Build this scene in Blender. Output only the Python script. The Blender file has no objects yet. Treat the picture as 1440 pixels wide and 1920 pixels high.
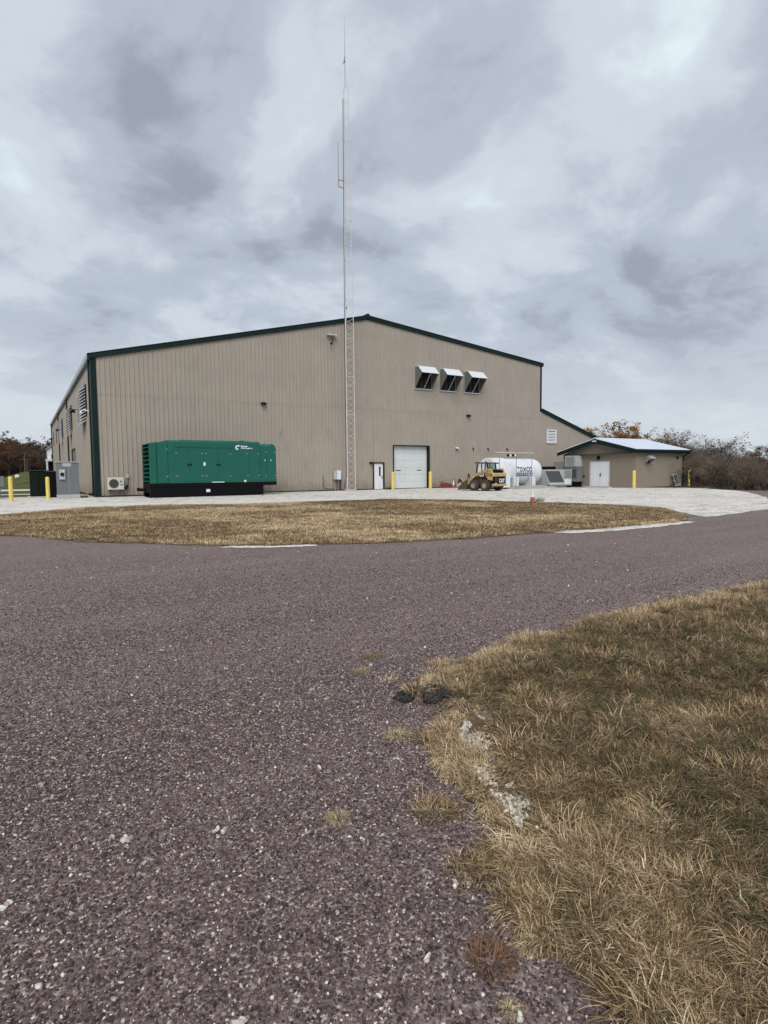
import bpy, bmesh, math, random
import numpy as np
from mathutils import Vector, Matrix, geometry, noise
R = math.radians
rnd = random.Random(7)
nr = np.random.default_rng(11)
scn = bpy.context.scene
COL = scn.collection

# ------------------------------------------------------------------ camera, sky, sun, exposure
CAM = Vector((-4.0897, -43.2714, 1.5))
cd = bpy.data.cameras.new('camera'); cam = bpy.data.objects.new('camera', cd); COL.objects.link(cam)
cd.sensor_fit = 'VERTICAL'; cd.sensor_height = 36; cd.sensor_width = 27; cd.lens = 20.5425
cd.clip_start = 0.05; cd.clip_end = 5000
MR = Matrix(((0.85146426, 0.04340798, -0.52261302), (-0.52434992, 0.05352092, -0.8498192), (-0.0089182, 0.99762277, 0.06833213)))
cam.matrix_world = Matrix.Translation(CAM) @ MR.to_4x4()
scn.camera = cam
scn.render.resolution_x = 768; scn.render.resolution_y = 1024
scn.view_settings.view_transform = 'Standard'; scn.view_settings.look = 'None'
scn.view_settings.gamma = 1; scn.view_settings.exposure = 0.70; scn.view_settings.use_curve_mapping = False

SUN_EL, SUN_AZ = 46, 236      # degrees; azimuth of the sun seen from the site (0 = +x, counter-clockwise)
def lin(r, g, b):
    f = lambda c: (c/255/12.92) if c/255 <= .04045 else ((c/255+.055)/1.055)**2.4
    return (f(r), f(g), f(b), 1)

w = bpy.data.worlds.new('World'); scn.world = w; w.use_nodes = True
nt = w.node_tree; nt.nodes.clear(); N = nt.nodes.new; LK = nt.links.new
out = N('ShaderNodeOutputWorld'); mixs = N('ShaderNodeMixShader'); LK(mixs.outputs[0], out.inputs[0])
skyt = N('ShaderNodeTexSky'); skyt.sky_type = 'NISHITA'; skyt.sun_disc = False
skyt.sun_elevation = R(SUN_EL); skyt.sun_rotation = R(90-SUN_AZ)
bg1 = N('ShaderNodeBackground'); bg1.inputs[1].default_value = 0.05; LK(skyt.outputs[0], bg1.inputs[0])
bg2 = N('ShaderNodeBackground'); bg2.inputs[1].default_value = 0.70
mixs.inputs[0].default_value = 0.93; LK(bg1.outputs[0], mixs.inputs[1]); LK(bg2.outputs[0], mixs.inputs[2])
tc = N('ShaderNodeTexCoord')
def wm(op, a, b=None, c=None, clamp=False):
    n = N('ShaderNodeMath'); n.operation = op; n.use_clamp = clamp
    for i, v in enumerate((a, b, c)):
        if v is None: continue
        if isinstance(v, (int, float)): n.inputs[i].default_value = v
        else: LK(v, n.inputs[i])
    return n.outputs[0]
def wv(op, a, b):
    n = N('ShaderNodeVectorMath'); n.operation = op
    for i, v in enumerate((a, b)):
        if isinstance(v, (tuple, Vector)): n.inputs[i].default_value = tuple(v)
        else: LK(v, n.inputs[i])
    return n
sp = N('ShaderNodeSeparateXYZ'); LK(tc.outputs['Generated'], sp.inputs[0])
zc = wm('MAXIMUM', sp.outputs[2], 0.0)
den = wm('ADD', zc, 0.42)
cb = N('ShaderNodeCombineXYZ'); LK(wm('DIVIDE', sp.outputs[0], den), cb.inputs[0]); LK(wm('DIVIDE', sp.outputs[1], den), cb.inputs[1])
def wnoise(vec, scale, detail, rough, dist, off):
    m = N('ShaderNodeMapping'); m.inputs['Location'].default_value = off; LK(vec, m.inputs[0])
    n = N('ShaderNodeTexNoise'); n.inputs['Scale'].default_value = scale; n.inputs['Detail'].default_value = detail
    n.inputs['Roughness'].default_value = rough; n.inputs['Distortion'].default_value = dist
    LK(m.outputs[0], n.inputs['Vector']); return n
warp = wnoise(cb.outputs[0], 1.6, 3, .5, 0, (3, 9, 2))
wsub = wv('SUBTRACT', warp.outputs['Color'], (.5, .5, .5)); wsc = N('ShaderNodeVectorMath'); wsc.operation = 'SCALE'; wsc.inputs['Scale'].default_value = .35
LK(wsub.outputs[0], wsc.inputs[0])
cw = wv('ADD', cb.outputs[0], wsc.outputs[0])
n1 = wnoise(cw.outputs[0], 1.9, 5, .5, .1, (1.3, 4.1, 0))
n2 = wnoise(cw.outputs[0], 5.2, 8, .58, .1, (7.7, .6, 5))
# direction warped too, for the big light and dark cloud masses
dw = N('ShaderNodeVectorMath'); dw.operation = 'SCALE'; dw.inputs['Scale'].default_value = .22; LK(wsub.outputs[0], dw.inputs[0])
dirw = wv('ADD', tc.outputs['Generated'], dw.outputs[0])
dirn = N('ShaderNodeVectorMath'); dirn.operation = 'NORMALIZE'; LK(dirw.outputs[0], dirn.inputs[0])
v = wm('MULTIPLY_ADD', n1.outputs[0], 1.0, 0.0)
n3 = wnoise(cw.outputs[0], 12.0, 9, .65, .2, (2.2, 8.6, 1))
v = wm('MULTIPLY_ADD', n2.outputs[0], .80, v)
v = wm('MULTIPLY_ADD', n3.outputs[0], .22, v)
v = wm('ADD', v, -1.035)     # centre on 0
v = wm('MULTIPLY', v, 1.15)
CLOUDS = [((0.0302, 0.8722, 0.4882), 0.152, 0.42), ((0.0828, 0.9036, 0.4204), 0.116, 0.2), ((0.1906, 0.808, 0.5576), 0.175, -0.42), ((0.1527, 0.8715, 0.4661), 0.165, -0.38), ((0.2344, 0.8245, 0.5151), 0.107, 0.34), ((0.2556, 0.8549, 0.4514), 0.133, 0.38), ((0.3449, 0.7744, 0.5305), 0.089, 0.25), ((0.4544, 0.7756, 0.4382), 0.128, -0.4), ((0.4702, 0.7262, 0.5016), 0.102, -0.3), ((0.5517, 0.638, 0.5373), 0.127, -0.3), ((0.5682, 0.68, 0.4634), 0.156, 0.34), ((0.6418, 0.5434, 0.5411), 0.187, 0.3), ((0.7072, 0.4663, 0.5315), 0.162, 0.25), ((0.7682, 0.487, 0.4156), 0.116, 0.18), ((0.0157, 0.845, 0.5346), 0.102, -0.12), ((0.2258, 0.8929, 0.3895), 0.115, -0.22), ((0.7981, 0.5593, 0.2242), 0.281, -0.22), ((0.5078, 0.7564, 0.4124), 0.087, 0.3), ((0.8325, 0.476, 0.2835), 0.152, -0.12), ((0.08, 0.9711, 0.2249), 0.21, -0.06), ((0.0006, 0.9382, 0.3462), 0.114, 0.1)]
for d, rad, amp in CLOUDS:
    dt = wv('DOT_PRODUCT', dirn.outputs[0], Vector(d).normalized()).outputs['Value']
    mr = N('ShaderNodeMapRange'); mr.interpolation_type = 'SMOOTHERSTEP'
    mr.inputs['From Min'].default_value = math.cos(rad); mr.inputs['From Max'].default_value = 1.0
    LK(dt, mr.inputs['Value'])
    v = wm('MULTIPLY_ADD', mr.outputs[0], (amp*.42 if amp > 0 else amp*.50), v)
v = wm('ADD', v, .5)
ramp = N('ShaderNodeValToRGB'); LK(v, ramp.inputs[0])
cr = ramp.color_ramp; cr.interpolation = 'EASE'
cr.elements[0].position = .12; cr.elements[0].color = lin(150, 158, 172)
cr.elements[1].position = .95; cr.elements[1].color = lin(224, 236, 242)
e = cr.elements.new(.38); e.color = lin(178, 187, 199)
e = cr.elements.new(.62); e.color = lin(200, 209, 219)
hz = N('ShaderNodeMapRange'); hz.interpolation_type = 'SMOOTHSTEP'; LK(sp.outputs[2], hz.inputs['Value'])
hz.inputs['From Min'].default_value = 0.0; hz.inputs['From Max'].default_value = .26; hz.inputs['To Min'].default_value = .75; hz.inputs['To Max'].default_value = 0
mx = N('ShaderNodeMix'); mx.data_type = 'RGBA'; LK(hz.outputs[0], mx.inputs[0]); LK(ramp.outputs[0], mx.inputs[6]); mx.inputs[7].default_value = lin(206, 213, 220)
LK(mx.outputs[2], bg2.inputs[0])

sd_ = bpy.data.lights.new('sun', 'SUN'); sun = bpy.data.objects.new('sun', sd_); COL.objects.link(sun)
sd_.energy = 1.5; sd_.angle = R(38); sd_.color = (1, .97, .93)
sv = Vector((math.cos(R(SUN_AZ))*math.cos(R(SUN_EL)), math.sin(R(SUN_AZ))*math.cos(R(SUN_EL)), math.sin(R(SUN_EL))))
sun.rotation_euler = sv.to_track_quat('Z', 'Y').to_euler()

# ------------------------------------------------------------------ materials
class NT:
    def __init__(s, name):
        s.m = bpy.data.materials.new(name); s.m.use_nodes = True; s.t = s.m.node_tree
        s.b = s.t.nodes['Principled BSDF']
    def n(s, typ, **kw):
        nd = s.t.nodes.new(typ)
        for k, v in kw.items(): setattr(nd, k, v)
        return nd
    def l(s, a, b): s.t.links.new(a, b)
    def co(s, obj=False, scale=(1, 1, 1)):
        g = s.n('ShaderNodeNewGeometry') if not obj else s.n('ShaderNodeTexCoord')
        m = s.n('ShaderNodeMapping'); m.inputs['Scale'].default_value = scale
        s.l(g.outputs['Position'] if not obj else g.outputs['Object'], m.inputs[0]); return m.outputs[0]
    def noise(s, co, scale, detail=4, rough=.55, dist=0):
        n = s.n('ShaderNodeTexNoise'); n.inputs['Scale'].default_value = scale; n.inputs['Detail'].default_value = detail
        n.inputs['Roughness'].default_value = rough; n.inputs['Distortion'].default_value = dist; s.l(co, n.inputs['Vector']); return n.outputs[0]
    def ramp(s, v, stops, interp='LINEAR'):
        r = s.n('ShaderNodeValToRGB'); s.l(v, r.inputs[0]); c = r.color_ramp; c.interpolation = interp
        while len(c.elements) < len(stops): c.elements.new(.5)
        for e, (p, col) in zip(c.elements, stops): e.position = p; e.color = (*col[:3], 1)
        return r.outputs[0]
    def mix(s, f, a, b, typ='MIX'):
        m = s.n('ShaderNodeMix'); m.data_type = 'RGBA'; m.blend_type = typ
        for i, v in ((0, f), (6, a), (7, b)):
            if isinstance(v, (int, float)): m.inputs[i].default_value = v
            elif isinstance(v, tuple): m.inputs[i].default_value = (*v[:3], 1)
            else: s.l(v, m.inputs[i])
        return m.outputs[2]
    def math(s, op, a, b=0.0, c=0.0, clamp=False):
        m = s.n('ShaderNodeMath'); m.operation = op; m.use_clamp = clamp
        for i, v in enumerate((a, b, c)):
            if isinstance(v, (int, float)): m.inputs[i].default_value = v
            else: s.l(v, m.inputs[i])
        return m.outputs[0]
    def bump(s, h, strength, dist, prev=None):
        b = s.n('ShaderNodeBump'); b.inputs['Strength'].default_value = strength; b.inputs['Distance'].default_value = dist
        s.l(h, b.inputs['Height'])
        if prev is not None: s.l(prev, b.inputs['Normal'])
        s.l(b.outputs[0], s.b.inputs['Normal']); return b.outputs[0]

def paint(name, col, rough=.5, metal=0, var=.12, scale=3, dirt=None, dirtamt=.35, spec=.5):
    """painted / plain surface with mottling and vertical grime"""
    s = NT(name); co = s.co(); co2 = s.co(scale=(1, 1, .12))
    n1 = s.noise(co, scale, 5, .6); n2 = s.noise(co2, 6, 4, .6)
    dk = tuple(c*(1-var) for c in col); lt = tuple(min(1, c*(1+var)) for c in col)
    c = s.ramp(n1, [(.3, dk), (.7, lt)])
    if dirt:
        f = s.math('MULTIPLY', s.ramp(n2, [(.48, (0, 0, 0)), (.78, (1, 1, 1))]), dirtamt)
        c = s.mix(f, c, dirt)
    s.l(c, s.b.inputs['Base Color'])
    s.l(s.math('MULTIPLY_ADD', n1, .2, rough-.1), s.b.inputs['Roughness'])
    s.b.inputs['Metallic'].default_value = metal; s.b.inputs['Specular IOR Level'].default_value = spec
    s.bump(n2, .08, .01)
    return s.m

def splash(m):
    t_ = m.node_tree; b_ = t_.nodes['Principled BSDF']; src_ = b_.inputs['Base Color'].links[0].from_socket
    g_ = t_.nodes.new('ShaderNodeNewGeometry'); s1 = t_.nodes.new('ShaderNodeSeparateXYZ'); t_.links.new(g_.outputs['Position'], s1.inputs[0])
    n_ = t_.nodes.new('ShaderNodeTexNoise'); n_.inputs['Scale'].default_value = 2.2; n_.inputs['Detail'].default_value = 6; n_.inputs['Roughness'].default_value = .7; t_.links.new(g_.outputs['Position'], n_.inputs['Vector'])
    a_ = t_.nodes.new('ShaderNodeMath'); a_.operation = 'MULTIPLY_ADD'; t_.links.new(n_.outputs[0], a_.inputs[0]); a_.inputs[1].default_value = -2.6; t_.links.new(s1.outputs[2], a_.inputs[2])
    r_ = t_.nodes.new('ShaderNodeMapRange'); r_.inputs['From Min'].default_value = -1.25; r_.inputs['From Max'].default_value = -.35; r_.inputs['To Min'].default_value = .55; r_.inputs['To Max'].default_value = 0; t_.links.new(a_.outputs[0], r_.inputs['Value'])
    m_ = t_.nodes.new('ShaderNodeMix'); m_.data_type = 'RGBA'; t_.links.new(r_.outputs[0], m_.inputs[0]); t_.links.new(src_, m_.inputs[6]); m_.inputs[7].default_value = (.17, .13, .095, 1); t_.links.new(m_.outputs[2], b_.inputs['Base Color'])
M = {}
M['tan'] = paint('tan_siding', (.345, .302, .254), .5, 0, .06, .5, (.22, .185, .15), .38, .35)
splash(M['tan'])
M['tan_dark'] = paint('wall_backing', (.20, .17, .14), .8)
M['green_trim'] = paint('dark_green_trim', (.006, .018, .017), .5, 0, .12, 2, spec=.18)
M['gen_green'] = paint('generator_green', (.002, .098, .070), .34, 0, .07, 1.2, (.02, .08, .06), .3)
M['black'] = paint('black_paint', (.004, .004, .0045), .6, spec=.12)
M['dark'] = paint('dark_recess', (.012, .012, .013), .8, spec=.1)
M['white'] = paint('white_paint', (.72, .73, .77), .42, 0, .04, 2, (.45, .43, .38), .3)
M['white_door'] = paint('white_overhead_door', (.60, .64, .64), .5, 0, .04, 1, (.4, .4, .36), .25)
M['tank_white'] = paint('white_tank_paint', (.70, .73, .76), .32, 0, .05, .7, (.42, .42, .38), .3)
M['yellow'] = paint('yellow_bollard_paint', (.76, .57, .12), .5, 0, .08, 3, (.35, .27, .08), .35)
M['cat_yellow'] = paint('loader_yellow', (.45, .32, .13), .65, 0, .22, 4, (.11, .08, .05), .95)
M['mud'] = paint('muddy_metal', (.085, .060, .038), .85, 0, .35, 5)
M['rubber'] = paint('tyre_rubber', (.045, .036, .028), .85, 0, .3, 6, (.10, .075, .05), .7)
M['galv'] = paint('galvanised_steel', (.55, .57, .57), .42, .65, .10, 5)
M['galv_dull'] = paint('dull_galvanised', (.30, .31, .30), .55, .3, .12, 5)
M['tower'] = paint('tower_galvanised', (.62, .59, .56), .5, .05, .08, 3)
M['grey_box'] = paint('grey_enamel', (.145, .155, .162), .5, 0, .06, 2, (.12, .12, .12), .3)
M['grey_light'] = paint('light_grey_enamel', (.40, .43, .43), .5, 0, .06, 2, (.2, .2, .18), .3)
M['grey_dark'] = paint('dark_coil_grille', (.055, .055, .053), .7)
M['conc'] = paint('concrete', (.42, .40, .37), .85, 0, .15, 4, (.2, .19, .17), .5)
M['glass_dark'] = paint('dark_glass', (.010, .012, .014), .45, spec=.15)
M['orange'] = paint('cone_orange', (.42, .075, .045), .6, 0, .15, 8, (.2, .08, .05), .5)
M['red'] = paint('faded_red_metal', (.18, .035, .03), .6, 0, .2, 8)
M['blue'] = paint('blue_label', (.01, .055, .22), .45)
M['navy'] = paint('black_lettering', (.025, .03, .04), .45)
M['bark_pale'] = paint('pale_bark', (.16, .125, .090), .9, 0, .3, 2)
M['bark'] = paint('grey_brown_bark', (.105, .076, .052), .9, 0, .3, 2)
M['bark_dark'] = paint('dark_bark', (.05, .038, .030), .9, 0, .3, 2)
M['wood'] = paint('weathered_wood', (.30, .28, .25), .85, 0, .2, 8)
M['rim'] = paint('muddy_rim', (.42, .33, .20), .7, 0, .2, 8, (.12, .09, .06), .8)
M['hay'] = paint('pale_bale', (.70, .68, .60), .9)

def roof_mat():
    s = NT('pale_metal_roof'); co = s.co(); n = s.noise(co, 1.2, 4)
    s.l(s.ramp(n, [(.3, (.66, .71, .80)), (.7, (.74, .78, .86))]), s.b.inputs['Base Color'])
    s.b.inputs['Metallic'].default_value = .05; s.b.inputs['Roughness'].default_value = .35
    return s.m
M['roof'] = roof_mat()
M['hood_top'] = paint('lit_galvanised_sheet', (.68, .72, .74), .45, .1, .06, 4)  # hood sheet painted paler on top, where light from above falls
M['hood_side'] = paint('shaded_galvanised_sheet', (.17, .17, .165), .6, .2, .1, 4)  # same sheet painted darker, shade on the hood sides put into the colour
M['tar'] = paint('broken_tar', (.040, .038, .038), .8, 0, .5, 60, spec=.3)

def glass_mat():
    s = NT('cab_glass'); s.b.inputs['Base Color'].default_value = (.45, .6, .55, 1); s.b.inputs['Roughness'].default_value = .05
    s.b.inputs['Transmission Weight'].default_value = .85; s.b.inputs['IOR'].default_value = 1.1
    return s.m
M['glass'] = glass_mat()

def cmu_mat():
    s = NT('painted_block_wall')
    tc_ = s.n('ShaderNodeTexCoord')
    g = s.n('ShaderNodeNewGeometry')
    sp_ = s.n('ShaderNodeSeparateXYZ'); s.l(tc_.outputs['Object'], sp_.inputs[0])
    u = s.math('ADD', sp_.outputs[0], sp_.outputs[1])
    cbn = s.n('ShaderNodeCombineXYZ'); s.l(u, cbn.inputs[0]); s.l(sp_.outputs[2], cbn.inputs[1])
    br = s.n('ShaderNodeTexBrick'); s.l(cbn.outputs[0], br.inputs['Vector'])
    br.inputs['Scale'].default_value = 1; br.inputs['Brick Width'].default_value = .406; br.inputs['Row Height'].default_value = .203
    br.inputs['Mortar Size'].default_value = .008; br.inputs['Mortar Smooth'].default_value = .4
    br.inputs['Color1'].default_value = (.235, .198, .158, 1); br.inputs['Color2'].default_value = (.222, .187, .148, 1); br.inputs['Mortar'].default_value = (.20, .17, .135, 1)
    n = s.noise(s.co(), .8, 5)
    c = s.mix(s.math('MULTIPLY', n, .5), br.outputs['Color'], (.26, .215, .165))
    s.l(c, s.b.inputs['Base Color']); s.b.inputs['Roughness'].default_value = .8
    inv = s.math('SUBTRACT', 1.0, br.outputs['Fac'])
    b = s.bump(inv, .5, .012); s.bump(s.noise(s.co(), 40, 3), .25, .008, b)
    return s.m
M['cmu'] = cmu_mat()

def road_mat():
    s = NT('purple_chip_road'); co = s.co()
    vo = s.n('ShaderNodeTexVoronoi'); vo.inputs['Scale'].default_value = 85; s.l(co, vo.inputs['Vector'])
    vs = s.n('ShaderNodeSeparateColor'); s.l(vo.outputs['Color'], vs.inputs[0])
    chips = s.ramp(vs.outputs[0], [(0, (.040, .028, .027)), (.5, (.140, .096, .092)), (.86, (.25, .183, .172)), (.92, (.42, .36, .32)), (1, (.55, .48, .42))])
    n = s.noise(co, .35, 5, .6); n2 = s.noise(co, 3.5, 5, .65)
    # streaky wear running along the wheel paths
    mp = s.n('ShaderNodeMapping'); mp.inputs['Rotation'].default_value = (0, 0, R(-35)); mp.inputs['Scale'].default_value = (.12, 1.1, 1)
    g = s.n('ShaderNodeNewGeometry'); s.l(g.outputs['Position'], mp.inputs[0]); n3 = s.noise(mp.outputs[0], 1.0, 5, .6)
    c = s.mix(s.ramp(n, [(.35, (0, 0, 0)), (.7, (.30, .30, .30))]), chips, (.205, .150, .146))
    c = s.mix(s.ramp(n3, [(.45, (0, 0, 0)), (.62, (.34, .34, .34))]), c, (.245, .183, .178))
    c = s.mix(s.ramp(n2, [(.60, (0, 0, 0)), (.8, (.25, .25, .25))]), c, (.09, .068, .068))
    s.l(c, s.b.inputs['Base Color']); s.b.inputs['Roughness'].default_value = .9; s.b.inputs['Specular IOR Level'].default_value = .25
    h = s.math('SUBTRACT', 1.0, vo.outputs['Distance'])
    b = s.bump(h, .8, .008); s.bump(s.noise(co, 14, 4), .35, .02, b)
    return s.m
M['road'] = road_mat()

def gravel_mat():
    s = NT('white_limestone_gravel'); co = s.co()
    vo = s.n('ShaderNodeTexVoronoi'); vo.inputs['Scale'].default_value = 22; s.l(co, vo.inputs['Vector'])
    vs = s.n('ShaderNodeSeparateColor'); s.l(vo.outputs['Color'], vs.inputs[0])
    c = s.ramp(vs.outputs[0], [(0, (.42, .385, .34)), (.5, (.68, .64, .585)), (1, (.80, .77, .72))])
    n = s.noise(co, .45, 6, .65); n2 = s.noise(co, 1.6, 6, .7); n3 = s.noise(co, .12, 3)
    c = s.mix(s.ramp(n, [(.46, (0, 0, 0)), (.70, (.40, .40, .40))]), c, (.36, .33, .29))
    # bare brown patches and dead weeds where little traffic goes
    f = s.math('MULTIPLY', s.ramp(n2, [(.54, (0, 0, 0)), (.575, (1, 1, 1))]), s.ramp(n3, [(.42, (.06, .06, .06)), (.54, (1, 1, 1))]))
    c = s.mix(s.math('MULTIPLY', f, .55), c, (.16, .13, .10))
    s.l(c, s.b.inputs['Base Color']); s.b.inputs['Roughness'].default_value = .95; s.b.inputs['Specular IOR Level'].default_value = .2
    b = s.bump(vs.outputs[1], .5, .03); s.bump(n2, .6, .10, b)
    return s.m
M['gravel'] = gravel_mat()

def soil_mat(name, stops, sc=1.0, patches=None):
    s = NT(name); co = s.co()
    n = s.noise(co, .6*sc, 6, .65); n2 = s.noise(co, 18*sc, 5, .7); n3 = s.noise(co, 3.0*sc, 5, .7, .5)
    v = s.math('ADD', s.math('MULTIPLY', n, .45), s.math('MULTIPLY_ADD', n2, .3, s.math('MULTIPLY', n3, .25)))
    c = s.ramp(v, stops)
    s.l(c, s.b.inputs['Base Color']); s.b.inputs['Roughness'].default_value = 1; s.b.inputs['Specular IOR Level'].default_value = .1
    s.bump(n2, .8, .03)
    return s.m
M['turf'] = soil_mat('dry_turf_floor', [(.36, (.055, .038, .022)), (.5, (.125, .088, .050)), (.62, (.25, .185, .11))])
M['island_floor'] = soil_mat('island_floor', [(.36, (.085, .062, .036)), (.5, (.20, .152, .092)), (.62, (.38, .305, .195))])
M['field'] = soil_mat('field', [(.35, (.05, .062, .018)), (.5, (.085, .092, .032)), (.66, (.16, .135, .06))], .25)
M['litter'] = soil_mat('wood_floor', [(.35, (.04, .03, .02)), (.5, (.07, .05, .034)), (.66, (.10, .075, .045))], .5)

def inst_mat(name, stops, rough=.8, use_blade=False, sat=None):
    s = NT(name)
    a = s.n('ShaderNodeAttribute'); a.attribute_type = 'INSTANCER'; a.attribute_name = 'tone'
    v = a.outputs['Fac']
    if use_blade:
        bl = s.n('ShaderNodeAttribute'); bl.attribute_type = 'GEOMETRY'; bl.attribute_name = 'blade'
        v = s.math('ADD', v, s.math('MULTIPLY_ADD', bl.outputs['Fac'], .72, -.38))
    c = s.ramp(v, stops)
    s.l(c, s.b.inputs['Base Color']); s.b.inputs['Roughness'].default_value = rough; s.b.inputs['Specular IOR Level'].default_value = .3
    return s.m
M['chip'] = inst_mat('chip_stone', [(0, (.020, .015, .015)), (.30, (.074, .049, .047)), (.62, (.190, .131, .122)), (.82, (.33, .245, .215)), (.92, (.50, .42, .34)), (1, (.74, .68, .60))], .75)
M['limestone'] = inst_mat('limestone_chip', [(0, (.26, .235, .20)), (.5, (.52, .48, .42)), (1, (.76, .72, .65))], .9)
M['blade'] = inst_mat('dry_grass_blade', [(0, (.048, .058, .018)), (.08, (.085, .066, .028)), (.22, (.098, .062, .030)), (.48, (.25, .168, .088)), (.76, (.50, .355, .195)), (1, (.76, .61, .40))], .75, True)
M['blade_red'] = inst_mat('rust_grass_blade', [(0, (.10, .035, .015)), (.5, (.25, .10, .045)), (1, (.40, .22, .11))], .75, True)

def leaf_mat(name, cols):
    s = NT(name); co = s.co(); n = s.noise(co, .7, 3); n2 = s.noise(co, 6, 3)
    v = s.math('MULTIPLY_ADD', n2, .5, s.math('MULTIPLY', n, .5))
    s.l(s.ramp(v, [(.35, cols[0]), (.5, cols[1]), (.65, cols[2])]), s.b.inputs['Base Color']); s.b.inputs['Roughness'].default_value = .9
    return s.m
M['leaf_orange'] = leaf_mat('orange_leaves', [(.10, .05, .012), (.24, .115, .025), (.33, .17, .045)])
M['leaf_brown'] = leaf_mat('brown_leaves', [(.04, .024, .014), (.085, .047, .026), (.14, .075, .038)])
M['leaf_rust'] = leaf_mat('rust_leaves', [(.06, .030, .016), (.12, .058, .029), (.16, .08, .04)])
M['leaf_olive'] = leaf_mat('olive_leaves', [(.045, .042, .014), (.09, .08, .028), (.14, .12, .045)])

# ------------------------------------------------------------------ mesh helpers
class MB:
    def __init__(s): s.v = []; s.f = []
    def add(s, vs, fs):
        o = len(s.v); s.v += [tuple(p) for p in vs]; s.f += [tuple(i+o for i in f) for f in fs]; return s
    def box(s, x0, x1, y0, y1, z0, z1, mat=None):
        P = [Vector((x, y, z)) for z in (z0, z1) for x, y in ((x0, y0), (x1, y0), (x1, y1), (x0, y1))]
        if mat is not None: P = [mat @ p for p in P]
        return s.add(P, [(3, 2, 1, 0), (4, 5, 6, 7), (0, 1, 5, 4), (1, 2, 6, 5), (2, 3, 7, 6), (3, 0, 4, 7)])
    def bbox(s, x0, x1, y0, y1, z0, z1, b=.02):
        """box with chamfered vertical and horizontal edges"""
        bm = bmesh.new(); bmesh.ops.create_cube(bm, size=1)
        for v_ in bm.verts:
            v_.co = Vector(((x0+x1)/2+v_.co.x*(x1-x0), (y0+y1)/2+v_.co.y*(y1-y0), (z0+z1)/2+v_.co.z*(z1-z0)))
        bmesh.ops.bevel(bm, geom=bm.edges[:], offset=b, segments=2, affect='EDGES', profile=.6)
        bm.verts.index_update()
        s.add([v_.co.copy() for v_ in bm.verts], [tuple(q.index for q in f.verts) for f in bm.faces]); bm.free(); return s
    def prism(s, pts, axis, a, b):
        """pts: 2D outline, extruded along axis ('x','y','z') from a to b"""
        def mk(p, t): return {'x': (t, p[0], p[1]), 'y': (p[0], t, p[1]), 'z': (p[0], p[1], t)}[axis]
        n = len(pts)
        return s.add([mk(p, a) for p in pts]+[mk(p, b) for p in pts],
                     [tuple(range(n))[::-1], tuple(range(n, 2*n))]+[(i, (i+1) % n, n+(i+1) % n, n+i) for i in range(n)])
    def tube(s, p0, p1, r0, r1=None, n=8, cap=True):
        r1 = r0 if r1 is None else r1
        p0 = Vector(p0); p1 = Vector(p1); d = (p1-p0)
        if d.length < 1e-6: return s
        d.normalize(); a = d.orthogonal().normalized(); b = d.cross(a)
        vs = []
        for p, r in ((p0, r0), (p1, r1)):
            for i in range(n):
                t = 2*math.pi*i/n; vs.append(p+(a*math.cos(t)+b*math.sin(t))*r)
        fs = [(i, (i+1) % n, n+(i+1) % n, n+i) for i in range(n)]
        if cap: fs += [tuple(range(n))[::-1], tuple(range(n, 2*n))]
        return s.add(vs, fs)
    def path(s, pts, r, n=6):
        for a, b in zip(pts[:-1], pts[1:]): s.tube(a, b, r, r, n)
        return s
    def lathe(s, prof, axis='z', c=(0, 0, 0), n=24, capends=True):
        """prof: list of (radius, t along axis)"""
        vs = []; c = Vector(c)
        for r, t in prof:
            for i in range(n):
                a = 2*math.pi*i/n; u, w_ = r*math.cos(a), r*math.sin(a)
                vs.append(c+Vector({'z': (u, w_, t), 'x': (t, u, w_), 'y': (w_, t, u)}[axis]))
        fs = []
        for k in range(len(prof)-1):
            for i in range(n): fs.append((k*n+i, k*n+(i+1) % n, (k+1)*n+(i+1) % n, (k+1)*n+i))
        if capends: fs += [tuple(range(n))[::-1], tuple(range((len(prof)-1)*n, len(prof)*n))]
        return s.add(vs, fs)
    def mesh(s, name, mat, smooth=False):
        me = bpy.data.meshes.new(name); me.from_pydata(s.v, [], s.f); me.update()
        if mat is not None: me.materials.append(mat)
        if smooth:
            me.polygons.foreach_set('use_smooth', [True]*len(me.polygons))
            try: me.set_sharp_from_angle(angle=R(38))
            except Exception: pass
        return me
    def obj(s, name, mat, parent=None, smooth=False, label=None):
        o = bpy.data.objects.new(name, s.mesh(name, mat, smooth)); COL.objects.link(o)
        if parent: o.parent = parent
        if label: o['label'] = label
        return o

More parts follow.
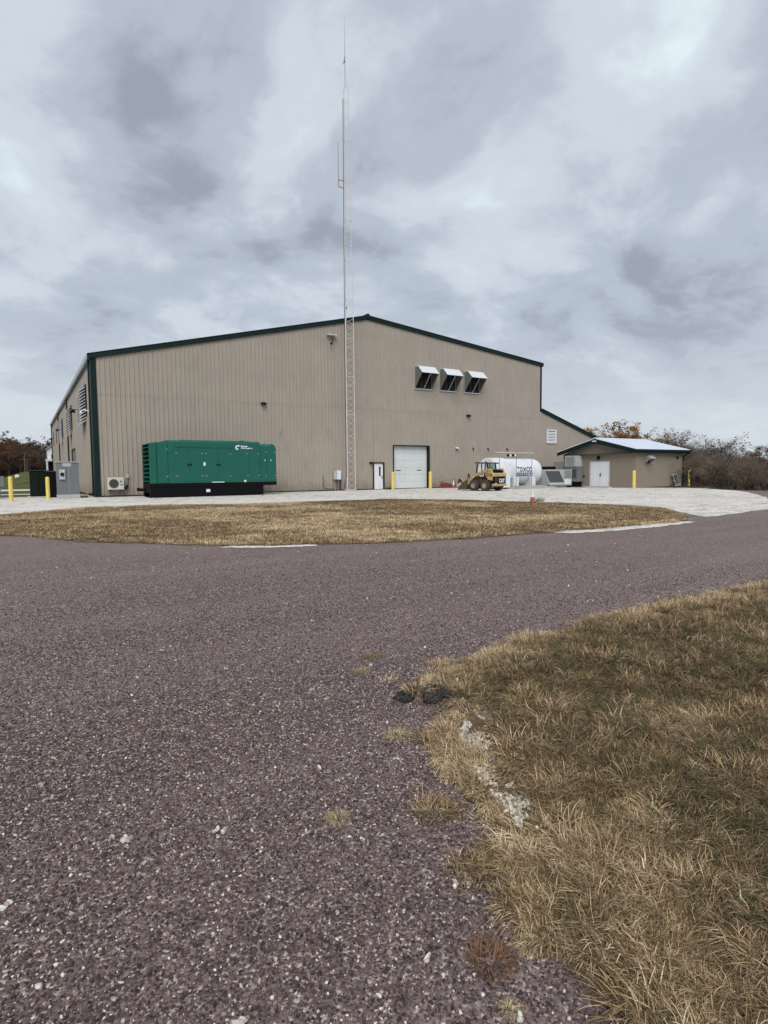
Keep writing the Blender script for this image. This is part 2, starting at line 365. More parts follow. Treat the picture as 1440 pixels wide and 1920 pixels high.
def thing(name, label, cat, loc=(0, 0, 0), rz=0, group=None):
    o = bpy.data.objects.new(name, None); COL.objects.link(o); o.location = loc; o.rotation_euler = (0, 0, rz)
    o.empty_display_size = .3; o['label'] = label; o['category'] = cat
    if group: o['group'] = group
    return o
def tag(o, label, cat, group=None):
    o['label'] = label; o['category'] = cat
    if group: o['group'] = group
    return o
def struct(o, kind='structure'): o['kind'] = kind; return o
def dup(root, loc=None, rz=None, label=None, scale=None):
    c = root.copy(); COL.objects.link(c)
    if loc is not None: c.location = loc
    if rz is not None: c.rotation_euler = (0, 0, rz)
    if scale is not None: c.scale = scale
    if label: c['label'] = label
    for ch in list(root.children):
        d = ch.copy(); COL.objects.link(d); d.parent = c
        for g in list(ch.children):
            h = g.copy(); COL.objects.link(h); h.parent = d
    return c
def text_mb(body, size, bold=0.0, extrude=.0, spacing=1.0):
    """letters as mesh data, flat in xy, origin bottom left"""
    cu = bpy.data.curves.new('txt', 'FONT'); cu.body = body; cu.size = size; cu.offset = bold; cu.extrude = extrude; cu.space_character = spacing
    cu.resolution_u = 4
    o = bpy.data.objects.new('txt', cu); COL.objects.link(o)
    bpy.context.view_layer.update()
    me = bpy.data.meshes.new_from_object(o.evaluated_get(bpy.context.evaluated_depsgraph_get()))
    vs = [v_.co.copy() for v_ in me.vertices]; fs = [tuple(p.vertices) for p in me.polygons]
    bpy.data.objects.remove(o); bpy.data.curves.remove(cu); bpy.data.meshes.remove(me)
    return vs, fs

# ------------------------------------------------------------------ terrain
def sst(a, b, x):
    t = np.clip((x-a)/(b-a), 0, 1); return t*t*(3-2*t)
def Hn(x, y):
    x = np.asarray(x, float); y = np.asarray(y, float)
    dx = x-CAM.x; dy = y-CAM.y; r = np.hypot(dx, dy); az = np.degrees(np.arctan2(dy, dx))
    right = sst(52, 36, az)*sst(-60, -20, az)
    r0 = 47+6*sst(27, 31, az)
    h = -3.2*right*sst(r0, r0+38, r)
    h = h+right*5.0*sst(135, 260, r)
    left = sst(70, 84, az)*sst(170, 130, az)
    h = h+left*sst(75, 150, r)*(.6+2.1*sst(92.5, 89.0, az))
    h = h+left*sst(225, 420, r)*5
    return h+.25*np.sin(x*.05+1)*np.cos(y*.043)*sst(70, 120, r)
def H(x, y): return float(Hn(x, y))

def grid_terrain():
    rs = [0]+list(np.geomspace(2, 3000, 70)); n = 220
    vs = [(CAM.x, CAM.y, -.06)]; 
    for r in rs[1:]:
        a = np.linspace(0, 2*math.pi, n, endpoint=False); x = CAM.x+r*np.cos(a); y = CAM.y+r*np.sin(a)
        z = Hn(x, y)-.06; vs += list(zip(x, y, z))
    fs = [(0, 1+i, 1+(i+1) % n) for i in range(n)]
    for k in range(len(rs)-2):
        o = 1+k*n
        fs += [(o+i, o+n+i, o+n+(i+1) % n, o+(i+1) % n) for i in range(n)]
    mb = MB(); mb.v = vs; mb.f = fs
    o = mb.obj('ground', M['field'], smooth=True); struct(o)
    me = o.data; me.materials.append(M['litter'])
    for p in me.polygons:
        c = p.center; dx = c.x-CAM.x; dy = c.y-CAM.y; r = math.hypot(dx, dy); az = math.degrees(math.atan2(dy, dx))
        if (r > 52 and -30 < az < 55) or (r > 150 and az > 60) or r > 240: p.material_index = 1
    return o
grid_terrain()

def ragged(poly, step, amp, seed, closed=True):
    """subdivide an outline and jitter it so that edges look worn"""
    r_ = random.Random(seed); out_ = []
    n = len(poly)
    for i in range(n):
        a = Vector(poly[i]); b = Vector(poly[(i+1) % n]); L = (b-a).length; k = max(1, int(L/step))
        nn = Vector((-(b-a).y, (b-a).x)).normalized()
        for j in range(k):
            p = a.lerp(b, j/k)
            q = noise.noise((p.x*1.7+seed, p.y*1.7, 0))*.7+r_.uniform(-.5, .5)*.6
            out_.append(p+nn*q*amp)
    return out_
def in_poly(px, py, poly):
    px = np.asarray(px); py = np.asarray(py); ins = np.zeros(px.shape, bool); n = len(poly)
    for i in range(n):
        x0, y0 = poly[i]; x1, y1 = poly[(i+1) % n]
        c = ((y0 > py) != (y1 > py)); 
        with np.errstate(divide='ignore', invalid='ignore'):
            t = (x1-x0)*(py-y0)/(y1-y0)+x0
        ins ^= c & (px < t)
    return ins
def edge_dist(px, py, poly):
    d = np.full(np.shape(px), 1e9); n = len(poly)
    for i in range(n):
        x0, y0 = poly[i]; x1, y1 = poly[(i+1) % n]; ex, ey = x1-x0, y1-y0; L = ex*ex+ey*ey+1e-12
        t = np.clip(((px-x0)*ex+(py-y0)*ey)/L, 0, 1); d = np.minimum(d, np.hypot(px-x0-t*ex, py-y0-t*ey))
    return d
def sheet(name, poly, zoff, mat, grid, bulge=None, kind='structure'):
    poly = [tuple(p) for p in poly]
    xs = [p[0] for p in poly]; ys = [p[1] for p in poly]
    gx, gy = np.meshgrid(np.arange(min(xs), max(xs), grid), np.arange(min(ys), max(ys), grid))
    gx = gx.ravel()+nr.uniform(-.2, .2, gx.size)*grid; gy = gy.ravel()+nr.uniform(-.2, .2, gy.size)*grid
    m = in_poly(gx, gy, poly); gx, gy = gx[m], gy[m]
    m = edge_dist(gx, gy, poly) > grid*.3; gx, gy = gx[m], gy[m]
    pts = [Vector(p) for p in poly]+[Vector((a, b)) for a, b in zip(gx, gy)]
    n = len(poly)
    r_ = geometry.delaunay_2d_cdt(pts, [(i, (i+1) % n) for i in range(n)], [], 1, 1e-5)
    V = np.array([(p.x, p.y) for p in r_[0]]); z = Hn(V[:, 0], V[:, 1])+zoff
    if bulge is not None: z = z+bulge(V[:, 0], V[:, 1], edge_dist(V[:, 0], V[:, 1], poly))
    F = []
    for f in r_[2]:
        a, b, c = (V[i] for i in f[:3])
        F.append(tuple(f) if (b[0]-a[0])*(c[1]-a[1])-(b[1]-a[1])*(c[0]-a[0]) > 0 else tuple(f)[::-1])
    mb = MB(); mb.v = [(x_, y_, z_) for (x_, y_), z_ in zip(V, z)]; mb.f = F
    o = mb.obj(name, mat, smooth=False); o.data.polygons.foreach_set('use_smooth', [True]*len(F)); struct(o, kind); return o

ROAD = [(-60, -14), (-30, -13), (-14, -14), (16, -18), (30, -8), (46, 0), (57, 2), (58, -4), (53.6, -10.0), (49.5, -13.9), (46.3, -17.3), (42.6, -21.5), (40, -26), (38.5, -34), (38, -60), (-60, -75)]
sheet('road', ROAD, -.02, M['road'], 2.0)
PAD = [(-16, -15.5), (-9, -17.6), (-4.92, -16.55), (-3.86, -15.5), (-2.1, -13.0), (1.47, -13.56), (5.87, -15.3), (12.81, -15.81), (15.46, -19.04), (16.76, -23.1), (18.01, -27.19),
       (17.59, -29.32), (14.6, -32.3), (14.35, -32.9), (16.48, -32.67), (19.53, -32.24), (24.5, -30.4), (28.07, -28.23), (32.37, -25.7), (35.66, -23.4), (40.06, -19.97), (49.51, -12.55), (54.3, -7.56), (55, 1), (52, 7), (-1, 7), (-2.2, 4.6), (-9, 4.2), (-16, 5)]
sheet('gravel_yard', ragged(PAD, .5, .22, 3), -.012, M['gravel'], 1.2)
ISL = [(-14, -20), (-9, -18.2), (-4.92, -16.9), (-3.86, -15.8), (-2.1, -13.4), (1.47, -13.9), (5.87, -15.6), (12.81, -16.1), (15.2, -19.3), (16.4, -23.3), (17.6, -27.3), (17.1, -29.4), (14.2, -32.3),
       (12.74, -33.3), (10.04, -33.45), (7.46, -33.3), (4.66, -33.05), (2.4, -32.7), (.61, -31.75), (-.2, -31.4), (-1.23, -30.43), (-3.06, -28.39), (-3.98, -26.5), (-4.66, -25.7), (-9, -24), (-13, -22.5)]
isl_r = ragged(ISL, .35, .25, 8)
sheet('grass_island', isl_r, -.006, M['island_floor'], .8, lambda x, y, d: np.minimum(d, 1.0)*.03)
# white stone showing along the road edge of the island
STRIP1 = [(6.6, -33.15), (8.0, -33.3), (10.2, -33.4), (12.4, -33.45), (12.2, -33.75), (10.3, -33.95), (8.6, -33.95), (7.1, -33.75)]
sheet('gravel_strip', ragged(STRIP1, .12, .16, 21), -.010, M['gravel'], .3)
STRIP2 = [(-.45, -31.25), (.3, -31.75), (1.1, -32.1), (1.0, -32.32), (.1, -32.0), (-.75, -31.4)]
sheet('gravel_strip', ragged(STRIP2, .1, .12, 22), -.010, M['gravel'], .3)
FG = [(14, -38.6), (9, -39.2), (4.1, -39.48), (2.75, -39.47), (1.91, -39.47), (.75, -39.41), (-.01, -39.6), (-.38, -39.57), (-.84, -39.72), (-1.27, -39.84), (-1.73, -39.84), (-1.62, -40.06),
      (-1.82, -40.4), (-2.05, -40.62), (-2.32, -40.99), (-2.4, -41.18), (-2.42, -41.4), (-2.38, -41.55), (-2.48, -41.73), (-2.69, -41.84), (-2.74, -41.92), (-2.72, -42.04), (-2.70, -42.16), (-2.75, -42.35),
      (-2.8, -43), (-3.0, -45), (-3.5, -48), (16, -50), (18, -42)]
FGr = ragged(FG, .07, .075, 5)
sheet('grass_verge', FGr, -.008, M['turf'], .35, lambda x, y, d: np.minimum(d, .5)*.10+.02*np.sin(x*2.3)*np.cos(y*2.9)*np.minimum(d, 1))
# far tracks left of the building
sheet('gravel_drive', [(-30, 10.2), (-3, 10.2), (-3, 12.6), (-30, 12.6)], -.02, M['gravel'], 1.5)
sheet('gravel_drive', [(-40, 23), (-3, 23), (-3, 31), (-40, 31)], -.02, M['gravel'], 2)
# pothole of black tar at the verge's tip

# ------------------------------------------------------------------ main metal building
RISE = lambda x: 9.42+(14.55-9.42)*x/21.0 if x <= 21 else (14.55-(x-21)*(14.55-12.42)/20.65 if x <= 41.65 else 7.82-(x-41.6)*.308)
XW, XL, DEEP, SEAM = 41.6, 51.2, 62.0, 6.84
OPEN = [(21.49, 22.51, 2.26), (23.57, 27.33, 3.77)]
B = thing('metal_building', 'huge tan ribbed metal building with dark green trim and low lean-to on its right', 'building')
PITCH = .3048
def rib_profile(x0, x1):
    """(x, outward depth) points across one panel; ribs sit on a global 12 inch module"""
    pts = {x0: 0, x1: 0}
    k = math.floor(x0/PITCH)-1
    while k*PITCH < x1+PITCH:
        c = (k+.5)*PITCH
        for dx, dp in ((-.060, 0), (-.022, .042), (.022, .042), (.060, 0)): 
            if x0 < c+dx < x1: pts[c+dx] = dp
        k += 1
    return sorted(pts.items())
def panel(x0, x1, zb, zt, base=0.0, mbx=None):
    pr = rib_profile(x0+.001, x1-.001); mb = MB(); n = len(pr)
    vs = [(x, -d-base, zb) for x, d in pr]+[(x, -d-base, zt(x)) for x, d in pr]
    fs = [(i, i+1, n+i+1, n+i) for i in range(n-1)]
    # returned edges give the sheet an end
    vs += [(pr[0][0], .03, zb), (pr[0][0], .03, zt(pr[0][0])), (pr[-1][0], .03, zb), (pr[-1][0], .03, zt(pr[-1][0]))]
    fs += [(0, n, 2*n+1, 2*n), (n-1, 2*n+2, 2*n+3, 2*n-1)]
    mb.add(vs, fs); return mb
edges = sorted(set([round(.28+.9144*i, 4) for i in range(60)]+[a for o in OPEN for a in o[:2]]+[XW-.12, XL]))
edges = [e_ for e_ in edges if e_ <= XL]
wall = MB()
for x0, x1 in zip(edges[:-1], edges[1:]):
    xm = (x0+x1)/2
    if x1-x0 < .03: continue
    zb = .06
    for a, b, t in OPEN:
        if a-.01 < xm < b+.01: zb = t
    lean = xm > XW-.12
    tf = (lambda x: min(RISE(max(x, XW+.06)), 7.8)-.22) if lean else (lambda x: RISE(x)-.2)
    if lean and x0 < XW: tf = lambda x: 7.55
    if lean:
        panel(x0, x1, zb, tf).obj('siding_panel', M['tan'], B)
    else:
        panel(x0, x1, zb, lambda x: SEAM).obj('siding_panel', M['tan'], B)
ue = [.28]+[.28+.9144*i for i in range(1, 45)]+[XW-.12]
for x0, x1 in zip(ue[:-1], ue[1:]): panel(x0, x1, SEAM-.03, lambda x: RISE(x)-.2, .016).obj('siding_panel', M['tan'], B)
# backing wall with real openings
for x0, x1, zb in ((.1, 21.49, 0), (21.49, 22.51, 2.26), (22.51, 23.57, 0), (23.57, 27.33, 3.77), (27.33, 41.5, 0)):
    xs = [x0]+([21.0] if x0 < 21 < x1 else [])+[x1]
    pts = [(x0, zb), (x1, zb)]+[(x, RISE(x)-.12) for x in xs[::-1]]
    wall.prism(pts, 'y', .032, .14)
wall.prism([(41.5, 0), (XL, 0), (XL, RISE(XL)-.12), (41.66, 7.65), (41.5, 7.65)], 'y', .032, .14)
wall.box(.032, .14, .14, DEEP, 0, 9.2); wall.box(XW-.25, XW-.1, .14, DEEP, 7.4, 12.3); wall.box(XL-.15, XL, .14, DEEP, 0, 4.5)
wall.prism([(.14, 0), (XL-.15, 0), (XL-.15, 4.5), (41.6, 7.6), (41.4, 12.2), (21, 14.4), (.14, 9.2)], 'y', DEEP-.14, DEEP)
wall.obj('wall', M['tan_dark'], B)
# side wall panels (left side, seen at a grazing angle), local x runs towards the camera
side = bpy.data.objects.new('side_wall', None)
ms = Matrix.Rotation(R(-90), 4, 'Z'); ms.translation = (0, DEEP, 0)
SO = [(16.0, 20.5, 3.84)]
sedges = sorted(set([round(.28+.9144*i, 4) for i in range(68)]+[DEEP-a for o in SO for a in o[:2]]+[DEEP-.28]))
sedges = [e_ for e_ in sedges if e_ <= DEEP-.28]
for x0, x1 in zip(sedges[:-1], sedges[1:]):
    if x1-x0 < .05: continue
    xm = (x0+x1)/2; zb = .06
    for a, b, t in SO:
        if DEEP-b-.01 < xm < DEEP-a+.01: zb = t
    o = panel(x0, x1, zb, lambda x: 9.2).obj('siding_panel', M['tan'], B); o.matrix_local = ms
# base flashing, corner and rake trim
tr = MB(); tr.box(.26, 21.45, -.05, .03, 0, .07); tr.box(22.6, 23.5, -.05, .03, 0, .07); tr.box(27.45, XL, -.05, .03, 0, .07); tr.box(-.05, .03, .3, DEEP, 0, .07)
tr.obj('base_trim', M['green_trim'], B)
MB().box(-.06, .29, -.062, -.002, .01, 9.2).box(-.062, -.004, -.06, .29, .012, 9.19).obj('corner_trim', M['green_trim'], B)
MB().box(XW-.14, XW+.06, -.06, .05, 7.6, 12.25).obj('corner_trim', M['green_trim'], B)
def rake(xa, za, xb, zb, t=.30):
    dx, dz = xb-xa, zb-za; L = math.hypot(dx, dz); nx, nz = -dz/L, dx/L
    return MB().prism([(xa, za-t), (xb, zb-t), (xb, zb), (xa, za)], 'y', -.16, -.01).prism([(xa, za-.002), (xb, zb-.002), (xb+.0, zb+.05), (xa, za+.05)], 'y', -.19, .06)
rake(-.22, RISE(-.22), 20.98, RISE(20.98)).obj('rake_trim', M['green_trim'], B)
rake(21.02, RISE(21.02), 41.8, RISE(41.64), .30).obj('rake_trim', M['green_trim'], B)
rake(41.68, 7.82, XL+.3, RISE(XL+.3), .30).obj('rake_trim', M['green_trim'], B)
rc = MB(); rc.lathe([(.2, -.22), (.2, DEEP)], 'y', (21, 0, 14.52), 12); rc.obj('ridge_cap', M['green_trim'], B, True)
def roofslab(pts, nm):
    mb = MB(); mb.prism([(x, z-.04) for x, z in pts]+[(x, z+.02) for x, z in pts[::-1]], 'y', .061, DEEP)
    for k in range(100):
        y = .45+k*.61
        if y > DEEP: break
        (xa, za), (xb, zb) = pts; mb.prism([(xa, za+.02), (xb, zb+.02), (xb, zb+.07), (xa, za+.07)], 'y', y, y+.03)
    mb.obj('roof', M['roof'], B)
roofslab([(-.2, RISE(-.2)), (20.98, RISE(20.98))], 'l'); roofslab([(21.02, RISE(21.02)), (41.75, RISE(41.64))], 'r'); roofslab([(41.7, 7.8), (XL+.3, RISE(XL+.3))], 'lean')
MB().prism([(-.21, 9.12), (-.05, 9.12), (-.05, 9.36), (-.26, 9.36)], 'y', .0, DEEP).obj('gutter', M['galv'], B)
MB().box(-.05, .02, .3, DEEP, 8.82, 9.11).obj('eave_trim', M['green_trim'], B)
for y in (.62, 24.0, 40.6, DEEP-.5):
    mb = MB(); mb.box(-.17, -.05, y-.06, y+.06, .25, 9.12)
    mb.box(-.40, -.05, y-.06, y+.06, .1, .25); mb.obj('downspout', M['green_trim'], B)
# walk door
mb = MB(); mb.box(21.43, 21.53, -.07, .14, 0, 2.33); mb.box(22.47, 22.57, -.07, .14, 0, 2.33); mb.box(21.43, 22.57, -.068, .138, 2.24, 2.335); mb.obj('door_frame', M['green_trim'], B)
d = MB().bbox(21.54, 22.46, .02, .07, .03, 2.235, .006).obj('walk_door', M['white'], B)
MB().box(22.06, 22.22, .012, .022, 1.15, 1.98).obj('window_pane', M['glass_dark'], d)
MB().box(22.335, 22.385, -.005, .02, .93, 1.17).tube((22.36, -.05, 1.05), (22.36, .02, 1.05), .018).box(22.25, 22.37, -.065, -.045, 1.035, 1.065).obj('handle', M['black'], d)
# overhead door
mb = MB(); mb.box(23.49, 23.575, -.06, .42, 0, 3.83); mb.box(27.325, 27.43, -.06, .42, 0, 3.83); mb.box(23.49, 27.43, -.058, .418, 3.77, 3.85); mb.obj('door_frame', M['green_trim'], B)
od = MB().box(23.5, 27.4, .33, .42, 0, 3.8).obj('overhead_door', M['dark'], B)
for k in range(6):
    z0 = .02+k*.625; mb = MB().bbox(23.60, 27.30, .27, .33, z0, z0+.617, .008)
    o = mb.obj('door_panel', M['white_door'], od)
    if k == 2:
        MB().box(23.95, 24.45, .258, .272, z0+.33, z0+.40).box(26.2, 26.7, .258, .272, z0+.33, z0+.40).obj('door_slots', M['black'], od)
MB().box(23.6, 27.3, .25, .34, 0, .045).obj('bottom_seal', M['black'], od)
# side windows, louvres and door
for y in (11.1, 26.3, 48.1, 56.6):
    f = MB().box(-.06, .0, y-.68, y+.68, 5.80, 7.82).obj('window_frame', M['green_trim'], B)
    MB().box(-.068, -.058, y-.58, y+.58, 5.9, 7.72).obj('pane', M['glass_dark'], f)
for ya, yb in ((3.45, 7.2), (18.2, 21.2), (32.9, 35.2)):
    f = MB()
    f.box(-.05, .0, ya, yb, 5.80, 7.85).obj
    lo = f.obj('louver', M['dark'], B)
    MB().box(-.10, .0, ya-.06, ya, 5.75, 7.9).box(-.10, .0, yb, yb+.06, 5.75, 7.9).box(-.098, .0, ya, yb, 7.85, 7.9).box(-.098, .0, ya, yb, 5.75, 5.8).obj('frame', M['green_trim'], lo)
    for k in range(12):
        z = 5.15+k*.215
        MB().add([(-.06, ya+.9, z+.26), (-.06, yb-.05, z+.26), (-.42, yb-.05, z), (-.42, ya+.9, z), (-.05, ya+.9, z+.32), (-.05, yb-.05, z+.32), (-.42, yb-.05, z+.06), (-.42, ya+.9, z+.06)],
                 [(0, 1, 2, 3), (7, 6, 5, 4), (3, 2, 6, 7), (0, 3, 7, 4), (1, 5, 6, 2), (0, 4, 5, 1)]).obj('slat', M['white'], lo)
sdr = MB().box(.10, .13, 16.0, 20.5, 0, 3.84).obj('side_door', M['dark'], B)
MB().box(-.05, .10, 15.9, 16.0, 0, 3.92).box(-.05, .10, 20.5, 20.6, 0, 3.92).box(-.05, .10, 16, 20.5, 3.84, 3.92).obj('frame', M['green_trim'], sdr)

def wall_pack(x, z, label, w_=.34, h_=.24, col='black'):
    t = thing('wall_light', label, 'light', (x, 0, z), 0, 'lights on the front wall')
    MB().prism([(-.04, -h_/2), (-.30, -h_/2+.02), (-.22, h_/2-.03), (-.04, h_/2)], 'x', -w_/2, w_/2).obj('housing', M[col], t)
    MB().box(-w_/2+.03, w_/2-.03, -.27, -.06, -h_/2-.012, -h_/2+.004).obj('lens', M['grey_light'], t)
    return t
wall_pack(11.75, 6.78, 'dark wall light above the green generator')
wall_pack(31.9, 6.72, 'dark wall light below the row of exhaust hoods')
wall_pack(30.5, 3.68, 'small pale wall light right of the overhead door', .26, .16, 'white')
t = wall_pack(21.2, 2.28, 'small brown-black light beside the top left of the white walk door', .22, .18)
MB().lathe([(.0, -.06), (.05, -.05), (.05, 0)], 'y', (.1, -.1, .02), 10).obj('lamp_head', M['white'], t)
for y, z, lb in ((11.15, 6.7, 'black dome light on the first side window from the front corner'), (34.75, 6.7, 'black dome light on the side wall between the two downspouts'), (55.4, 6.75, 'black dome light nearest the far end of the side wall')):
    t = thing('dome_light', lb, 'light', (0, y, z), 0, 'dome lights on the left side wall')
    MB().lathe([(.02, .12), (.12, .10), (.20, 0), (.24, -.1), (.20, -.12)], 'z', (-.45, 0, 0), 14).obj('shade', M['black'], t, True)
    MB().tube((0, 0, .1), (-.45, 0, .14), .03).obj('arm', M['black'], t)
t = thing('corner_light', 'small white curved light under the nearest side louver', 'light', (0, 2.2, 5.85))
MB().path([(0, 0, .0), (-.3, 0, .12), (-.5, .2, .05)], .05).obj('arm', M['white'], t); MB().lathe([(.03, .06), (.11, -.08)], 'z', (-.52, .25, 0), 12).obj('shade', M['white'], t)

# roof-high camera on the gable
t = thing('gable_camera', 'white bracket with a black hanging camera arm high on the gable', 'camera', (17.55, 0, 12.3))
MB().box(-.38, .42, -.42, -.05, .26, .31, Matrix.Rotation(R(4), 4, 'X')).obj('hood', M['white'], t)
MB().box(-.22, -.02, -.10, 0, -.02, .25).obj('mount', M['tan'], t)
MB().path([(.08, -.3, .26), (.07, -.3, -.28), (-.02, -.3, -.36)], .028).obj('arm', M['black'], t); MB().lathe([(.03, -.10), (.09, -.05), (.09, .06), (.03, .1)], 'y', (-.06, -.32, -.44), 12).obj('camera_head', M['black'], t)
# exhaust hoods
def hood(x0, label):
    wd_, z0, z1 = 1.82, 8.87, 10.78
    t = thing('exhaust_hood', label, 'vent', (x0, 0, z0), 0, 'exhaust hoods high on the front wall')
    h = z1-z0; outl = [(-.04, 0), (-.10, 0), (-1.22, h-.62), (-.62, h), (-.04, h)]
    MB().prism(outl, 'x', 0, .03).obj('side_panel', M['hood_side'], t); MB().prism(outl, 'x', wd_-.03, wd_).obj('side_panel', M['hood_side'], t)
    MB().prism([(-.62, h), (-1.24, h-.62), (-1.24, h-.66), (-.60, h-.03)], 'x', -.015, wd_+.015).prism([(-.04, h), (-.62, h), (-.60, h-.03), (-.04, h-.03)], 'x', -.012, wd_+.012).obj('top_panel', M['hood_top'], t)
    MB().box(-.05, .05, -.12, -.04, -.06, h).box(wd_-.05, wd_+.05, -.12, -.04, -.06, h).box(.05, wd_-.05, -.14, -.04, -.07, .02).obj('flange', M['galv'], t)
    MB().box(.05, wd_-.05, -.07, -.045, .02, h-.04).obj('fan_shutter', M['dark'], t)
    sh_ = MB()
    for k in range(9): sh_.box(.08, wd_-.08, -.10, -.075, .12+k*.19, .16+k*.19)
    for k in (.35, .6): sh_.tube((wd_*k, -.2, .05), (wd_*k, -.2, h-.3), .03)
    sh_.obj('shutter_blades', M['grey_dark'], t)  # shutter and blades coloured dark to hold the shade inside the hood
    MB().tube((wd_*.52, -.12, .03), (wd_*.52, -1.18, h-.66), .035, n=6).obj('brace', M['galv'], t)
hood(25.80, 'leftmost of the three galvanised exhaust hoods on the wall')
hood(28.56, 'middle one of the three galvanised exhaust hoods on the wall')
hood(31.42, 'rightmost of the three galvanised exhaust hoods on the wall')
# white louvre on the lean-to
t = thing('wall_louver', 'square white louver on the lean-to wall above the white tank', 'vent', (42.45, -.04, 4.38), 0)
MB().box(0, 1.36, -.01, .0, 0, 1.34).obj('backing', M['grey_dark'], t)
MB().box(-.04, .1, -.08, -.01, -.04, 1.38).box(1.26, 1.40, -.08, -.01, -.04, 1.38).box(.1, 1.26, -.078, -.01, 1.26, 1.38).box(.1, 1.26, -.078, -.01, -.04, .08).obj('frame', M['white'], t)
for k in range(7): MB().add([(.1, -.02, .2+k*.16), (1.26, -.02, .2+k*.16), (1.26, -.08, .1+k*.16), (.1, -.08, .1+k*.16)], [(0, 3, 2, 1)]).obj('slat', M['white'], t)
for x, lb in ((32.5, 'small dark hook on the wall above the skid loader'), (34.4, 'small dark hook on the wall above the left end of the tank'), (36.9, 'small dark hook on the wall above the middle of the tank')):
    tag(MB().path([(x, -.03, 3.7), (x, -.14, 3.68), (x+.02, -.14, 3.5), (x, -.06, 3.48)], .03).box(x-.05, x+.05, -.05, -.0, 3.6, 3.74).obj('wall_hook', M['black'], None), lb, 'hook', 'hooks on the front wall')
tag(MB().path([(13.16, -.03, 4.75), (13.1, -.12, 4.75), (13.08, -.12, 4.58), (13.14, -.06, 4.55)], .025).obj('wall_hook', M['galv_dull']), 'small curled cable loop on the wall right of the generator top', 'hook')

# mini split unit by the corner
t = thing('air_conditioner', 'small white wall-hung outdoor air conditioner near the building corner', 'air conditioner', (.66, -.12, .48))
MB().bbox(0, 1.0, -.36, 0, 0, .82, .02).obj('cabinet', paint('off_white', (.60, .57, .50), .5, 0, .05, 3, (.35, .32, .26), .3), t)
fg_ = MB().lathe([(.29, -.385), (.29, -.36)], 'y', (.37, 0, .41), 28).obj('fan_opening', M['grey_dark'], t, True)
gr = MB()
for r_ in (.08, .15, .22, .29):
    for i in range(24): gr.tube((.37+r_*math.cos(i*math.pi/12), -.392, .41+r_*math.sin(i*math.pi/12)), (.37+r_*math.cos((i+1)*math.pi/12), -.392, .41+r_*math.sin((i+1)*math.pi/12)), .006, n=4, cap=False)
for i in range(8): gr.tube((.37+.05*math.cos(i*math.pi/4), -.392, .41+.05*math.sin(i*math.pi/4)), (.37+.29*math.cos(i*math.pi/4), -.392, .41+.29*math.sin(i*math.pi/4)), .006, n=4, cap=False)
gr.obj('fan_guard', M['grey_dark'], t)
MB().box(.74, .90, -.366, -.358, .48, .55).box(.76, .94, -.366, -.358, .28, .36).box(.78, .86, -.366, -.358, .55, .62).obj('badge', M['grey_box'], t)
MB().box(.15, .20, -.34, .1, -.08, 0).box(.8, .85, -.34, .1, -.08, 0).obj('bracket', M['black'], t)
t = thing('disconnect_box', 'small grey electrical box with conduit just right of the air conditioner', 'electrical box', (1.94, -.06, 1.25))
MB().bbox(-.09, .09, -.12, 0, 0, .24, .01).obj('box', M['grey_light'], t)
MB().path([(0, -.06, 0), (.0, -.06, -.45), (-.1, -.08, -.55), (-.2, -.15, -.6)], .025).obj('conduit', M['grey_box'], t)
MB().path([(-.02, -.06, -.50), (-.12, -.12, -.72), (-.26, -.15, -.66)], .07).obj('line_insulation', M['black'], t, True)
# service boxes left of the tower
t = thing('service_box', 'light grey utility cabinet with conduits on the wall left of the tower foot', 'electrical box', (17.55, -.06, .92))
MB().bbox(.0, .24, -.30, 0, 0, .70, .01).obj('side_box', M['grey_light'], t); MB().bbox(.27, .62, -.32, 0, .0, .74, .01).obj('cabinet', M['white'], t)
for i, x in enumerate((.1, .32, .45, .55)): MB().path([(x, -.12, 0), (x, -.12, -.3), (x+(.1 if i < 2 else 0), -.12, -.45), (x+(.1 if i < 2 else 0), -.12, -.92)], .028).obj('conduit', M['grey_dark' if i % 2 else 'galv_dull'], t)
MB().path([(.7, -.05, .7), (.72, -.05, -.9)], .03).obj('conduit', M['black'], t)
MB().path([(-.9, -.1, .35), (-.9, -.1, -.5), (-.75, -.12, -.72), (.1, -.14, -.8)], .02).obj('loose_cable', M['black'], t)

# bollards
def bollard(x, y, label, h=1.2, r_=.115):
    t = thing('bollard', label, 'bollard', (x, y, 0), 0, 'yellow bollards round the yard')
    MB().lathe([(r_, -.1), (r_, h)], 'z', (0, 0, 0), 20).obj('post', M['yellow'], t, True)
    MB().lathe([(r_+.002, h), (r_*.96, h+.03), (r_*.8, h+.06), (r_*.4, h+.085), (.01, h+.09)], 'z', (0, 0, 0), 20).obj('cap', M['yellow'], t, True)
bollard(-4.75, -3.4, 'leftmost yellow bollard, in front of the field at the left edge', 1.35, .11)
bollard(-2.85, -1.7, 'yellow bollard in front of the black cabinet beside the switchgear', 1.3, .11)
bollard(22.9, -.9, 'yellow bollard at the left side of the overhead door', 1.42, .14)
bollard(26.9, -.85, 'yellow bollard at the right side of the overhead door', 1.42, .14)
bollard(38.9, -12.9, 'yellow bollard in front of the block building corner', 1.35, .13)
bollard(49.0, -11.6, 'yellow bollard behind the right end of the block building', 1.35, .13)

